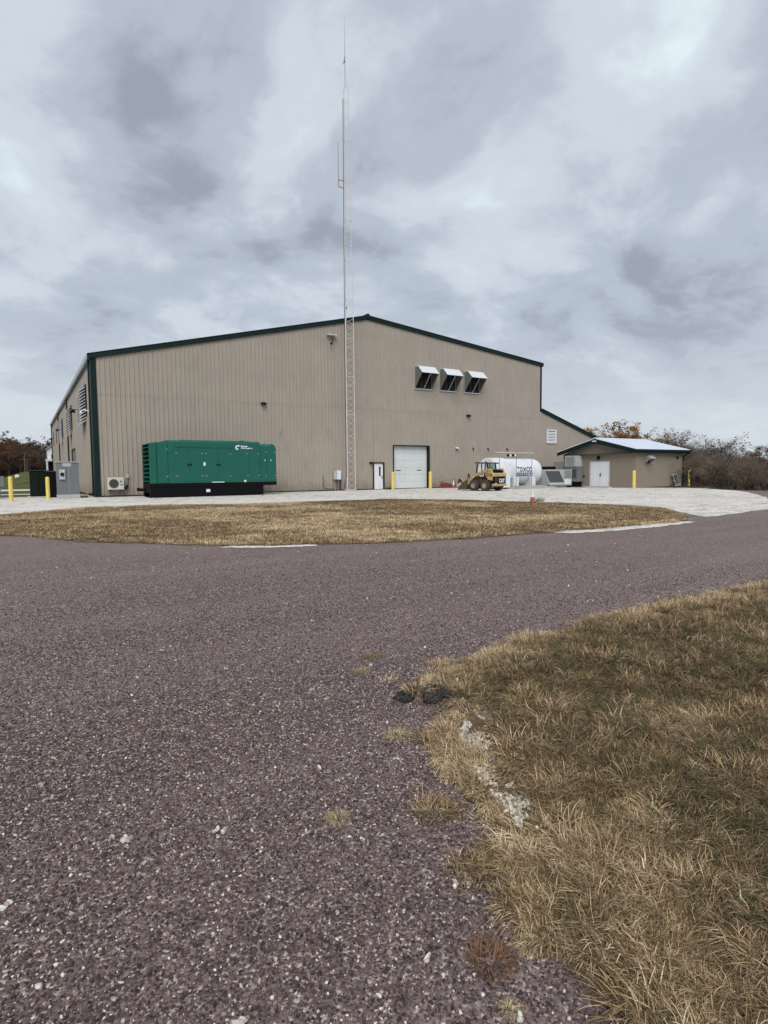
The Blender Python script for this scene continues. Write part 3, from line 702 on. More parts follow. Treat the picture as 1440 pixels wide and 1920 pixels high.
# ------------------------------------------------------------------ generator
G0 = thing('generator', 'long green enclosed generator on a black base tank beside the big building', 'generator', (2.68, -1.74, 0))
D = 2.38   # depth; local y 0 = back, -D = front
MB().bbox(0, 7.46, -D, 0, .02, .66, .02).box(.0, .25, -D+.3, -.3, .05, .3).obj('base_tank', M['black'], G0)
MB().bbox(-.01, 8.43, -D-.02, .02, .66, .90, .015).obj('skid_frame', M['black'], G0)
MB().bbox(.45, 1.14, -D, 0, .90, 3.52, .02).prism([(-D, .9), (0, .9), (0, 3.4), (-.3, 3.5), (-D+.3, 3.5), (-D, 3.4)], 'x', .43, .47).obj('intake_housing', M['gen_green'], G0)
MB().prism([(-.0, .9), (.46, .9), (.46, 3.52), (.12, 3.46), (-.0, 3.40)], 'y', -D+.0, -D+.06).prism([(-.0, .9), (.46, .9), (.46, 3.52), (.12, 3.46), (-.0, 3.40)], 'y', -.06, 0).prism([(0, 3.40), (.46, 3.48), (.46, 3.52), (0, 3.44)], 'y', -D+.06, -.06).obj('end_cheek', M['gen_green'], G0)
MB().box(.40, .44, -D+.06, -.06, .9, 3.46).obj('louver_backing', M['dark'], G0)
for k in range(9):
    z = 1.0+k*.272
    MB().add([(.40, -D+.06, z+.16), (.40, -.06, z+.16), (-.02, -.06, z), (-.02, -D+.06, z), (.40, -D+.06, z+.185), (.40, -.06, z+.185), (-.02, -.06, z+.03), (-.02, -D+.06, z+.03)],
             [(0, 1, 2, 3), (7, 6, 5, 4), (2, 6, 7, 3), (0, 3, 7, 4), (1, 5, 6, 2)]).obj('louver_blade', M['gen_green'], G0)
MB().prism([(-D-.03, .9), (.03, .9), (.03, 3.55), (-.12, 3.66), (-D+.12, 3.66), (-D-.03, 3.55)], 'x', 1.14, 7.23).obj('enclosure', M['gen_green'], G0)
MB().prism([(-D+.02, .9), (0, .9), (0, 3.35), (-.2, 3.52), (-D+.2, 3.52), (-D+.02, 3.35)], 'x', 7.23, 8.15).prism([(7.24+.91, .9), (8.43, .9), (8.43, 3.25), (8.3, 3.45), (8.15, 3.52)], 'y', -D+.02, 0).obj('exhaust_plenum', M['gen_green'], G0)
def gdoor(x0, x1, z0, z1, hx, y=-D-.03):
    o = MB().bbox(x0, x1, y-.018, y, z0, z1, .006).obj('door', M['gen_green'], G0)
    if hx is not None: MB().lathe([(.045, y-.05), (.06, y-.035), (.06, y-.018)], 'y', (hx, 0, 2.1), 12).box(hx-.012, hx+.012, y-.06, y-.05, 1.98, 2.12).obj('handle', M['black'], o, True)
    for hz_ in (z0+.35, z1-.35):
        xx = x0+.03 if hx and hx > (x0+x1)/2 else x1-.03
        MB().box(xx-.06, xx+.06, y-.026, y-.018, hz_-.022, hz_+.022).obj('hinge', M['galv_dull'], o)
for xa in (1.62, 3.50):
    gdoor(xa, xa+.84, 1.0, 3.17, xa+.76); gdoor(xa+.855, xa+1.69, 1.0, 3.17, xa+.93)
    MB().box(xa-.05, xa+1.75, -D-.075, -D-.03, 3.20, 3.235).obj('drip_rail', M['gen_green'], G0)
gdoor(5.70, 6.38, 1.0, 3.17, None); gdoor(6.42, 7.16, 1.0, 3.17, None)
gdoor(7.28, 7.72, .98, 3.30, None, -D+.02); gdoor(7.77, 8.36, .98, 3.30, None, -D+.02)
gdoor(.52, 1.10, .98, 3.42, None, -D)
MB().box(7.58, 7.62, -D-.02, -D+.0, 2.33, 2.45).box(8.02, 8.06, -D-.02, -D+.0, 2.33, 2.45).obj('latch', M['white'], G0)
MB().box(3.36, 3.50, -D-.036, -D-.03, 2.02, 2.24).obj('notice_plate', M['white'], G0)
MB().box(3.50, 3.76, -D-.012, -D-.002, .28, .47).obj('fuel_label', M['white'], G0)
MB().box(3.9, 4.72, -D-.037, -D-.02, .90, .95).lathe([(.07, -D-.07), (.09, -D-.03)], 'y', (6.15, 0, .97), 12).obj('tank_labels', M['white'], G0)
rf = MB().box(2.0, 6.6, -D+.35, -.35, 3.66, 3.70).obj('roof_plate', M['gen_green'], G0)
MB().lathe([(.10, 3.6), (.10, 3.74), (.14, 3.75), (.14, 3.77)], 'z', (6.35, -1.2, 0), 14).obj('exhaust_stack', M['black'], G0)
MB().path([(-.02, -.5, .45), (-.25, -.45, .48), (-.42, -.45, .50)], .1, 10).obj('fuel_pipe', M['black'], G0, True)
MB().lathe([(.12, -.05), (.12, .05)], 'x', (-.42, -.45, .5), 12).obj('pipe_cap', M['black'], G0, True)
# emblem: thick open ring, and two lines of small words
em = MB(); a0, a1 = R(42), R(318); n_ = 20
ring = []
cx_, cz_ = 5.68, 3.24; yy = -D-.045
for i in range(n_+1):
    a = a0+(a1-a0)*i/n_; c_, s_ = math.cos(a), math.sin(a)
    ring += [(cx_+.165*c_, yy, cz_+.165*s_), (cx_+.075*c_, yy, cz_+.075*s_)]
em.add(ring, [(2*i, 2*i+2, 2*i+3, 2*i+1) for i in range(n_)]); 
em.box(cx_+.03, cx_+.15, yy-.001, yy+.01, cz_+.085, cz_+.155); em.box(cx_+.03, cx_+.15, yy-.001, yy+.01, cz_-.155, cz_-.085)
em.obj('emblem', M['white'], G0)
lt = MB()
for body, zz in (('Power', 3.27), ('Generation', 3.13)):
    vs, fs = text_mb(body, .175, .008); lt.add([(5.90+p.x, yy, zz+p.y) for p in vs], fs)
lt.obj('lettering', M['white'], G0)

# ------------------------------------------------------------------ cabinets at the left corner
t = thing('transformer_cabinet', 'dark green pad transformer cabinet left of the black one', 'transformer', (-3.75, 3.0, 0), 0)
MB().bbox(.0, 1.1, 0, 1.5, .05, 1.76, .03).prism([(-.05, 1.76), (1.5, 1.76), (1.5, 1.84), (-.05, 1.80)], 'x', -.04, 1.14).obj('cabinet', paint('transformer_green', (.005, .010, .006), .6, spec=.15), t)
MB().box(.54, .56, -.012, .0, .15, 1.70).box(.50, .53, -.03, .0, .9, 1.1).obj('door_joint', M['black'], t); MB().box(-.15, 1.25, -.15, 1.6, -.05, .05).obj('pad', M['conc'], t)
t = thing('black_cabinet', 'black equipment cabinet between the dark green transformer and the grey switchgear', 'electrical box', (-2.75, 1.7, 0), 0)
MB().bbox(0, .95, 0, 1.3, .0, 1.72, .02).obj('cabinet', M['black'], t); MB().box(-.03, .98, -.03, 1.33, 1.72, 1.77).obj('lid', M['grey_dark'], t)
t = thing('switchgear', 'tall grey switchgear cabinet at the left corner of the building', 'electrical box', (-2.30, -.25, 0), 0)
MB().bbox(.02, 1.30, 0, .75, .22, 2.30, .015).obj('cabinet', M['grey_box'], t)
MB().bbox(.0, 1.32, -.03, .78, .0, .22, .01).obj('plinth', M['grey_light'], t); MB().box(-.02, 1.34, -.06, .80, 2.30, 2.35).obj('roof_lip', M['grey_light'], t)
MB().box(.70, .712, -.012, .0, .3, 2.03).obj('door_joint', M['grey_light'], t); MB().box(.38, .86, -.012, .002, 2.04, 2.27).obj('header_plate', M['grey_light'], t)
mt = MB().bbox(.16, .50, -.13, 0, 1.20, 1.84, .01).obj('meter_box', M['grey_light'], t)
MB().lathe([(.10, -.20), (.115, -.18), (.115, -.13)], 'y', (.33, 0, 1.53), 18).obj('meter_dial', M['glass_dark'], mt, True)
MB().box(.37, .46, -.136, -.128, 1.70, 1.80).box(.30, .38, -.136, -.128, 1.27, 1.33).obj('stickers', M['white'], mt)
t = thing('utility_pedestal', 'small grey utility pedestal at the left edge of the picture', 'electrical box', (-5.95, 2.2, 0), 0)
MB().bbox(0, .75, 0, .4, .75, 1.45, .02).obj('cabinet', M['grey_box'], t); MB().box(.1, .2, .1, .3, 0, .75).box(.42, .55, .1, .3, 0, .75).obj('post', M['grey_box'], t); MB().bbox(.25, .42, -.05, .1, .25, .55, .01).obj('junction', M['grey_dark'], t)

# ------------------------------------------------------------------ lattice tower
T = thing('radio_tower', 'tall three-legged lattice radio tower in front of the big wall', 'tower', (18.68, -1.0, 0), R(-31.6))
def face_w(z): return .74 if z < 13 else .74-(.74-.42)*min(1, (z-13)/17.0)
def legp(i, z):
    w_ = face_w(z); rr = w_/math.sqrt(3); a = R(-120+120*i); return Vector((rr*math.cos(a), rr*math.sin(a), z))
SEC = 3.05
for k in range(10):
    z0, z1 = .1+k*SEC, .1+(k+1)*SEC
    s_ = MB().tube(legp(0, z0), legp(0, z0+.05), .05, n=6).tube(legp(1, z0), legp(1, z0+.05), .05, n=6).tube(legp(2, z0), legp(2, z0+.05), .05, n=6).obj('tower_section', M['tower'], T)
    for i in range(3): MB().tube(legp(i, z0), legp(i, z1), .030 if k < 5 else .026, n=6, cap=False).obj('leg', M['tower'], s_)
    nb = 6; br = .015 if k < 5 else .009
    for b in range(nb):
        za, zb = z0+SEC*b/nb+.04, z0+SEC*(b+1)/nb-.04 if b == nb-1 else z0+SEC*(b+1)/nb
        for i in range(3):
            j = (i+1) % 3
            if True:
                up_ = b % 2 == 0
                mb = MB().tube(legp(i if up_ else j, za), legp(j if up_ else i, zb), br, n=4, cap=False)
                if i == 0: mb.obj('cross_brace', M['tower'], s_)
                else:
                    if b == 0 and i == 1: rest = MB()
                    rest.add(mb.v, mb.f)
                    if b == nb-1 and i == 2: rest.obj('rear_braces', M['tower'], s_)
    hb_ = MB()
    for i in range(3): hb_.tube(legp(i, z1-.03), legp((i+1) % 3, z1-.03), br, n=4, cap=False)
    hb_.obj('girt', M['tower'], s_)
ztop = .1+10*SEC
cap_ = MB()
for i in range(3): cap_.tube(legp(i, ztop), legp(i, ztop+.7), .022, n=6); cap_.tube(legp(i, ztop+.7), (0, 0, ztop+1.5), .022, n=6)
cap_.obj('top_section', M['tower'], T)
MB().tube((0, 0, ztop+1.3), (0, 0, ztop+4.3), .03, .022, 6).tube((0, 0, ztop+4.3), (0, 0, 37.0), .016, .008, 6).obj('mast', M['galv_dull'], T)
MB().tube((0, 0, 33.7), (-.18, -.05, 33.25), .03, .02, 6).tube((-.02, 0, 33.4), (0, 0, 33.9), .05, .03, 6).obj('mast_clamp', M['grey_box'], T)
MB().tube((-.62, 0, 24.6), (-.62, 0, 27.5), .022, .015, 6).obj('whip_antenna', M['grey_box'], T)
MB().path([(-.62, 0, 24.6), (-.62, 0, 24.1), (-.25, 0, 23.95)], .03).path([(-.62, 0, 24.62), (-.25, 0, 24.5)], .03).obj('antenna_bracket', M['grey_box'], T)
MB().path([Vector((-.50, -.24, 0)), Vector((-.44, -.24, .5))]+[legp(0, z)+Vector((-.055, -.02, 0)) for z in (1.2, 6, 13, 20, 26, 30.6)], .022, 5).obj('coax_cable', M['black'], T)
for i in range(3): pass
MB().prism([(.55*math.cos(R(a)), .55*math.sin(R(a))) for a in range(0, 360, 45)], 'z', -.1, .12).obj('footing', M['conc'], T)
MB().box(-.16, -.08, -.03, .03, 14.55, 14.75).obj('light_bracket', M['grey_box'], T)

# ------------------------------------------------------------------ white tank
TY, TZ, TR = -6.0, 1.45, 1.10
T2 = thing('storage_tank', 'long white horizontal tank with black and blue lettering on white saddles', 'tank', (29.0, TY, 0))
MB().lathe([(TR, 1.0), (TR, 5.0), (TR*.985, 5.2), (TR*.90, 5.45), (TR*.72, 5.64), (TR*.4, 5.76), (.01, 5.8)], 'x', (0, 0, TZ), 56).obj('shell', M['tank_white'], T2, True)
arch = [(1.15*math.cos(R(a)), TZ+1.17*math.sin(R(a))) for a in range(0, 181, 8)]
outl = [(1.15, .12)]+arch+[(-1.15, .12)]
MB().prism(outl, 'x', .0, 1.55).obj('end_cabinet', M['tank_white'], T2)
MB().prism([(p[0]*.96, TZ+(p[1]-TZ)*.96) for p in outl], 'x', -.03, .0).obj('end_door', M['white'], T2)
MB().box(-.045, -.03, -.9, .9, 1.98, 2.0).box(-.045, -.03, -.01, .01, .2, 1.98).obj('door_seam', M['grey_light'], T2)
for x in (2.02, 3.98):
    MB().prism([(-1.0, .15), (1.0, .15), (1.0, 1.05), (.85, .95), (.6, .6), (-.6, .6), (-.85, .95), (-1.0, 1.05)], 'x', x, x+.28).bbox(x-.12, x+.40, -1.28, -1.0, .1, .98, .05).obj('saddle', M['white'], T2)
pd = thing('tank_slab', 'low pale concrete slab under the white tank saddles', 'slab', (30.2, TY, 0))
MB().bbox(.2, 4.6, -2.3, 1.3, -.05, .13, .02).bbox(.6, 3.6, -2.15, -1.35, .13, .24, .02).obj('slab', M['conc'], pd)
def on_tank(mb, vs, fs, x0, z0, eps=.006):
    o_ = []
    for p in vs:
        z = z0+p.y; dz = z-TZ; o_.append((x0+p.x, -math.sqrt(max(.01, TR*TR-dz*dz))-eps, z))
    mb.add(o_, fs)
vs, fs = text_mb('TOMCO', .56, .022, spacing=1.12); wdt = max(p.x for p in vs); vs = [Vector((p.x*1.72/wdt, p.y, 0)) for p in vs]
mb = MB(); on_tank(mb, vs, fs, 2.42, 1.42); mb.obj('lettering', M['navy'], T2)
nx_ = 12; vs2 = [Vector((1.86*i/nx_, .30*j/3, 0)) for j in range(4) for i in range(nx_+1)]
fs2 = [(j*(nx_+1)+i, j*(nx_+1)+i+1, (j+1)*(nx_+1)+i+1, (j+1)*(nx_+1)+i) for j in range(3) for i in range(nx_)]
mb = MB(); on_tank(mb, vs2, fs2, 2.34, 1.04); mb.obj('blue_band', M['blue'], T2)
vs, fs = text_mb('SYSTEMS', .24, .008, spacing=1.35); wdt = max(p.x for p in vs); vs = [Vector((p.x*1.70/wdt, p.y, 0)) for p in vs]
mb = MB(); on_tank(mb, vs, fs, 2.42, 1.10, .012); mb.obj('band_lettering', M['white'], T2)
# pipe rack in front of the tank
pk = thing('pipe_rack', 'thin pipe frame standing over the white tank', 'pipes', (28.9, -7.6, 0))
for x, c_ in ((.0, 'galv_dull'), (1.88, 'galv_dull'), (3.67, 'galv_dull')): MB().tube((x, 0, .1), (x, 0, 3.02), .028, n=8).obj('post', M[c_], pk)
MB().tube((-.45, 0, 3.0), (3.9, 0, 2.98), .03, n=8).obj('cross_pipe', M['tower'], pk)
MB().tube((.1, 0, 2.96), (.1, 1.6, 2.9), .025).tube((3.6, 0, 2.96), (3.6, 1.6, 2.9), .025).obj('rear_pipe', M['galv_dull'], pk)
for x in (.95, 1.5): 
    MB().lathe([(.04, -.12), (.10, -.08), (.11, .05), (.05, .1)], 'z', (x, -.02, 2.78), 12).obj('valve', M['black'], pk, True)
    MB().lathe([(.05, -.1), (.10, -.03), (.06, .08)], 'x', (x+.22, -.03, 2.76), 12).obj('valve_cap', M['white'], pk, True)

# ------------------------------------------------------------------ rooftop unit standing on the ground + tall cabinet
U = thing('air_handler', 'squat grey packaged air handler with a dark sloped hood beside the block building', 'air handler', (35.45, -6.2, 0))
MB().bbox(0, 3.75, .0, 2.0, .12, 1.58, .02).obj('cabinet', M['grey_light'], U)
MB().prism([(0, 1.5), (0, .22), (-.75, .22), (-.65, .45), (-.05, 1.5)], 'x', .05, 2.0).obj('intake_hood', M['grey_light'], U)
MB().add([(.12, -.10, 1.46), (1.93, -.10, 1.46), (1.93, -.69, .46), (.12, -.69, .46), (.12, -.09, 1.43), (1.93, -.09, 1.43), (1.93, -.66, .44), (.12, -.66, .44)], [(0, 3, 2, 1), (4, 5, 6, 7), (0, 1, 5, 4), (2, 3, 7, 6)]).obj('mesh_screen', M['grey_dark'], U)
MB().box(-.03, 2.05, -.8, -.02, .0, .22).obj('hood_base', M['grey_box'], U)
MB().box(.05, 1.9, .3, 1.7, 1.585, 1.86).obj('top_box', M['black'], U)
MB().box(2.75, 3.6, -.012, .0, .25, .7).obj('access_panel', M['white'], U); MB().box(2.7, 3.62, -.008, .0, .78, 1.5).obj('coil_panel', M['galv_dull'], U)
MB().box(3.75, 3.78, .1, 1.9, .3, 1.45).obj('end_grille', M['grey_dark'], U)
U2 = thing('tall_air_unit', 'tall grey wall-mounted unit at the left end of the block building', 'air handler', (39.55, -5.35, 0))
MB().bbox(-.35, .47, -1.35, 0, 1.85, 2.85, .02).obj('upper_cabinet', M['grey_light'], U2); MB().bbox(-.30, .47, -1.45, -.05, .45, 1.85, .02).obj('lower_cabinet', M['grey_box'], U2)
MB().box(-.37, -.352, -1.1, -.15, 1.95, 2.75).obj('panel', M['galv_dull'], U2); MB().box(-.32, -.302, -1.3, -.2, .8, 1.6).obj('grille', M['grey_dark'], U2)
MB().box(-.2, .4, -1.3, -.1, 0, .45).obj('stand', M['black'], U2)
tag(MB().bbox(42.0, 44.5, -3.2, -1.4, 0, 2.4, .02).obj('corrugated_bin', M['galv_dull']), 'grey bin in the gap between the two buildings', 'bin')

# ------------------------------------------------------------------ block building
X0, X1, Y0, Y1 = 40.04, 46.75, -12.24, -4.45; YR = (Y0+Y1)/2
S = thing('block_building', 'low tan block building with white metal roof and double doors', 'building', (X0, Y0, 0))
LX, LY = X1-X0, Y1-Y0; hE = 3.02; hR = 4.05
mb = MB()
dy0, dy1, dz1 = 9.5-12.24, 0, 0
DA, DB, DH = (-9.62-Y0), (-7.55-Y0), 2.27
mb.box(0, .2, 0, DA, 0, DH); mb.box(0, .2, DB, LY, 0, DH)
mb.prism([(0, DH), (LY, DH), (LY, hE), (LY/2, hR), (0, hE)], 'x', 0, .2)
mb.prism([(0, 0), (LY, 0), (LY, hE), (LY/2, hR), (0, hE)], 'x', LX-.2, LX)
mb.box(.2, LX-.2, 0, .2, 0, hE); mb.box(.2, LX-.2, LY-.2, LY, 0, hE)
mb.obj('wall', M['cmu'], S)
oh = .42; ohx = .45; sl = (4.34-3.24)/(LY/2+oh)
rfm = MB(); ztop_ = lambda yy_: 4.34-abs(yy_-LY/2)*sl
for sgn in (0, 1):
    ya, yb = (-oh, LY/2) if sgn == 0 else (LY/2, LY+oh)
    rfm.prism([(ya, ztop_(ya)-.04), (yb, ztop_(yb)-.04), (yb, ztop_(yb)), (ya, ztop_(ya))], 'x', -ohx, LX+ohx)
    for k in range(19):
        x = -ohx+.06+k*.415
        rfm.prism([(ya, ztop_(ya)), (yb, ztop_(yb)), (yb, ztop_(yb)+.035), (ya, ztop_(ya)+.035)], 'x', x, x+.045)
rf = rfm.obj('roof', M['roof'], S)
MB().prism([(LY/2-.25, 4.29), (LY/2, 4.36), (LY/2+.25, 4.29), (LY/2+.25, 4.33), (LY/2, 4.41), (LY/2-.25, 4.33)], 'x', -ohx-.02, LX+ohx+.02).obj('ridge_cap', M['roof'], rf)
MB().prism([(-oh, ztop_(-oh)-.045), (LY/2, 4.295), (LY+oh, ztop_(-oh)-.045), (LY+oh, ztop_(-oh)-.38), (LY/2, 4.295-.38), (-oh, ztop_(-oh)-.38)], 'x', -ohx, -ohx+.05).obj('gable_fascia', M['green_trim'], S)
MB().prism([(-oh, ztop_(-oh)-.045), (LY/2, 4.295), (LY+oh, ztop_(-oh)-.045), (LY+oh, ztop_(-oh)-.38), (LY/2, 4.295-.38), (-oh, ztop_(-oh)-.38)], 'x', LX+ohx-.05, LX+ohx).obj('gable_fascia', M['green_trim'], S)
MB().box(-ohx+.05, LX+ohx-.05, -oh, -oh+.04, 2.93, 3.19).box(-ohx+.05, LX+ohx-.05, -oh+.04, 0, 2.93, 2.97).box(-ohx+.05, 0, 0, LY, 2.93, 2.935).obj('soffit', M['green_trim'], S)
MB().prism([(-oh-.14, 3.22), (-oh-.14, 3.08), (-oh-.002, 3.06), (-oh-.002, 3.22)], 'x', -ohx, LX+ohx).obj('gutter', M['green_trim'], S)
MB().path([(LX+.18, -oh-.06, 3.08), (LX+.12, -oh+.05, 2.85), (LX+.0, -.1, 2.7), (LX-.02, -.1, .1)], .06, 8).obj('downspout', M['green_trim'], S)
MB().box(-.04, .04, DA-.05, DA, 0, DH+.05).box(-.04, .04, DB, DB+.05, 0, DH+.05).box(-.04, .04, DA, DB, DH, DH+.05).obj('door_frame', M['grey_light'], S)
ym = (DA+DB)/2
for a, b, hx in ((DA, ym-.006, ym-.09), (ym+.006, DB, ym+.09)):
    o = MB().bbox(.01, .06, a+.005, b-.005, .02, DH-.005, .006).obj('door_leaf', M['white'], S)
    if hx < ym: MB().box(-.03, .01, hx-.03, hx+.03, .92, 1.22).box(-.08, -.03, hx-.02, hx+.02, .98, 1.12).obj('handle', M['black'], o)
    hy = a+.03 if hx < ym and False else (b-.03 if hx > ym else a+.03)
    for hz_ in (.3, 1.12, 1.95): MB().box(.0, .012, hy-.02, hy+.02, hz_-.05, hz_+.05).obj('hinge', M['galv'], o)
MB().box(-.6, 0, DA-.3, DB+.3, -.05, .05).obj('threshold', M['conc'], S)
t = thing('wall_light', 'dark light over the double doors of the block building', 'light', (X0, -8.5, 2.6)); MB().prism([(-.02, -.16), (-.2, -.14), (-.14, .14), (-.02, .16)], 'y', -.11, .11).obj('housing', M['black'], t)
t = thing('gable_light', 'small white light under the gable peak of the block building', 'light', (X0-.5, YR, 4.08)); MB().bbox(-.06, .04, -.2, .2, -.06, .05, .01).obj('housing', M['white'], t)
for yy_, zz_, lb in ((-5.9-.25, 2.62, 'small dark sensor high on the block wall left of the double doors'), (-6.2-.7, .95, 'small dark key box low on the block wall left of the double doors')):
    tag(MB().bbox(X0-.08, X0, yy_-.06, yy_+.06, zz_-.08, zz_+.08, .01).obj('wall_box', M['black']), lb, 'box')
t = thing('hooded_vent', 'galvanised hooded vent on the right face of the block building', 'vent', (41.15, Y0, 2.02), 0)
MB().prism([(0, 0), (-.08, 0), (-.62, .42), (-.36, .68), (0, .68)], 'x', 0, .02).prism([(0, 0), (-.08, 0), (-.62, .42), (-.36, .68), (0, .68)], 'x', .70, .72).obj('side_panel', M['galv_dull'], t)
MB().prism([(0, .68), (-.36, .68), (-.63, .42), (-.63, .40), (-.35, .66), (0, .66)], 'x', -.01, .73).obj('top_panel', M['galv'], t); MB().box(.02, .70, -.02, 0, .05, .66).obj('grille', M['dark'], t)
t = thing('side_light', 'small dark round fixture under the eave near the downspout', 'light', (45.9, Y0, 2.55)); MB().lathe([(.10, -.10), (.11, 0)], 'y', (0, 0, 0), 12).obj('housing', M['black'], t)
# pallet leaning on the wall
t = thing('pallet', 'weathered pallet-like crate leaning on the block wall near the downspout', 'pallet', (45.05, Y0-.55, 0), R(6)); t.rotation_euler = (R(-18), R(-8), R(6))
for k in range(4): MB().box(.0+k*.24, .12+k*.24, -.02, .0, 0, 1.15).obj('slat', M['wood'], t)
for z in (.05, .5, 1.02): MB().box(-.02, .86, .0, .10, z, z+.1).obj('rail', M['wood'], t)
MB().box(.2, .62, -.05, -.02, .25, .95).obj('dark_panel', M['black'], t); MB().box(.3, .36, -.07, -.05, .3, .9).box(.45, .51, -.07, -.05, .3, .9).obj('light_bars', M['wood'], t)

# ------------------------------------------------------------------ skid loader (local x forward)
hd = math.atan2(.99, -.14)
K = thing('skid_loader', 'muddy yellow skid steer loader with dark bucket parked before the white tank', 'loader', (26.35, -8.95, 0), hd); K.scale = (1.05, 1.12, 1.04)
MB().prism([(-1.0, .28), (.95, .28), (1.05, .5), (1.0, .95), (.45, 1.0), (-1.0, 1.05)], 'y', -.46, .46).obj('chassis', M['mud'], K)
MB().prism([(-1.05, .62), (.95, .55), (.98, .86), (.5, 1.02), (-1.0, 1.08)], 'y', .46, .52).prism([(-1.05, .62), (.95, .55), (.98, .86), (.5, 1.02), (-1.0, 1.08)], 'y', -.52, -.46).obj('chain_case', M['mud'], K)
for x, y in ((-.50, .66), (.55, .66), (-.50, -.66), (.55, -.66)):
    s_ = 1 if y > 0 else -1
    wh = MB().lathe([(.22, -.14), (.36, -.14), (.405, -.10), (.415, -.04), (.415, .04), (.405, .10), (.36, .14), (.22, .14)], 'y', (x, y, .415), 28, False).obj('wheel', M['rubber'], K, True)
    MB().lathe([(.03, .09*s_), (.08, .09*s_), (.10, .02*s_), (.20, .03*s_), (.235, .13*s_), (.235, -.12*s_), (.02, -.12*s_)], 'y', (x, y, .415), 20).obj('rim', M['rim'], wh, True)
    tr_ = MB()
    for k in range(18):
        a = 2*math.pi*k/18
        for s2 in (-1, 1):
            m_ = Matrix.Translation((x, y, .415)) @ Matrix.Rotation(a+s2*.08, 4, 'Y') @ Matrix.Translation((0, s2*.07, .415)) @ Matrix.Rotation(s2*.5, 4, 'Z')
            tr_.box(-.02, .02, -.07, .07, -.015, .022, m_)
    tr_.obj('tread', M['rubber'], wh)
# rear: tall arm towers, yellow deck, dark grille door with lettering
for s_ in (-1, 1):
    y0, y1 = (.50, .70) if s_ > 0 else (-.70, -.50)
    MB().prism([(-1.12, .75), (-.70, .85), (-.55, 1.15), (-.52, 1.50), (-.72, 1.62), (-1.0, 1.55), (-1.15, 1.15)], 'y', y0, y1).obj('arm_tower', M['cat_yellow'], K)
    # lift arm with its kink down to the front
    ar = MB().prism([(-1.0, 1.50), (-.9, 1.64), (-.35, 1.50), (.55, 1.22), (.95, .95), (1.30, .42), (1.18, .36), (.80, .78), (.45, 1.04), (-.4, 1.30)], 'y', y0+.03*s_ if s_ > 0 else y0-.03, y1+.03 if s_ > 0 else y1+.03*s_)
    ar.obj('lift_arm', M['cat_yellow'], K)
    MB().tube((-.75, (y0+y1)/2, .85), (.35, (y0+y1)/2, 1.08), .045, .03, 8).obj('lift_cylinder', M['black'], K)
    MB().lathe([(.05, -.13), (.05, .13)], 'y', (-.72, (y0+y1)/2, 1.5), 12).obj('pivot_pin', M['black'], K)
MB().prism([(-1.20, 1.22), (-1.22, 1.05), (-.55, 1.05), (-.55, 1.30), (-1.1, 1.30)], 'y', -.70, .70).obj('rear_deck', M['cat_yellow'], K)
MB().prism([(-1.08, 1.30), (-1.05, 1.48), (-.6, 1.56), (-.55, 1.30)], 'y', -.55, .55).obj('engine_hood', M['black'], K)
rd = MB().bbox(-1.24, -1.0, -.62, .62, .52, 1.05, .03).obj('rear_door', M['black'], K)
gv = MB()
for k in range(6): gv.box(-1.255, -1.235, .18, .56, .60+k*.07, .63+k*.07)
gv.obj('grille', M['mud'], rd)
vs, fs = text_mb('CAT', .40, .02); wdt = max(p.x for p in vs)
mb = MB(); mb.add([(-1.252, .10-p.x*.58/wdt, .62+p.y*.92) for p in vs], fs)
mb.obj('lettering', M['white'], rd)
MB().bbox(-1.30, -1.05, -.64, .64, .34, .52, .02).obj('bumper', M['cat_yellow'], K)
MB().box(-1.30, -1.25, .42, .56, .50, .56).obj('tail_lamp', M['white'], K)
# cab
cb_ = MB()
for s_ in (-1, 1):
    y = .43*s_
    cb_.path([(-.55, y, 1.2), (-.42, y, 2.0)], .05, 6); cb_.path([(.62, y, 1.0), (.50, y, 1.98)], .045, 6); cb_.path([(.05, y, 1.1), (.1, y, 2.0)], .035, 6)
    cb_.path([(.62, y, 1.05), (-.5, y, 1.4)], .04, 6)
cb_.obj('roll_cage', M['black'], K)
MB().prism([(-.72, 1.97), (.72, 2.02), (.66, 2.10), (-.66, 2.06)], 'y', -.50, .50).obj('roof', M['black'], K)
MB().add([(-.50, -.38, 1.35), (-.50, .38, 1.35), (-.44, .38, 1.95), (-.44, -.38, 1.95), (-.51, -.38, 1.35), (-.51, .38, 1.35), (-.45, .38, 1.95), (-.45, -.38, 1.95)], [(0, 1, 2, 3), (7, 6, 5, 4)]).obj('rear_glass', M['glass'], K)
MB().bbox(-.35, .05, -.26, .26, .95, 1.1, .03).bbox(-.38, -.24, -.24, .24, 1.1, 1.72, .04).obj('seat', M['black'], K, True)
MB().lathe([(.06, 2.06), (.06, 2.14), (.03, 2.17)], 'z', (-.1, .2, 0), 12).obj('beacon', M['red'], K)
# bucket in front
MB().prism([(1.20, .10), (2.05, .04), (2.05, .07), (1.42, .16), (1.30, .35), (1.30, .72), (1.22, .78), (1.12, .5)], 'y', -.88, .88).obj('bucket', M['mud'], K)
sidep = [(1.15, .1), (2.02, .05), (1.85, .35), (1.30, .75), (1.15, .75)]
MB().prism(sidep, 'y', -.90, -.87).prism(sidep, 'y', .87, .90).obj('bucket_cheek', M['mud'], K)
MB().path([(1.12, .55, .5), (1.10, .60, 1.15), (1.22, .60, 1.25), (1.28, .6, .8)], .035, 6).obj('hose_guard', M['black'], K)

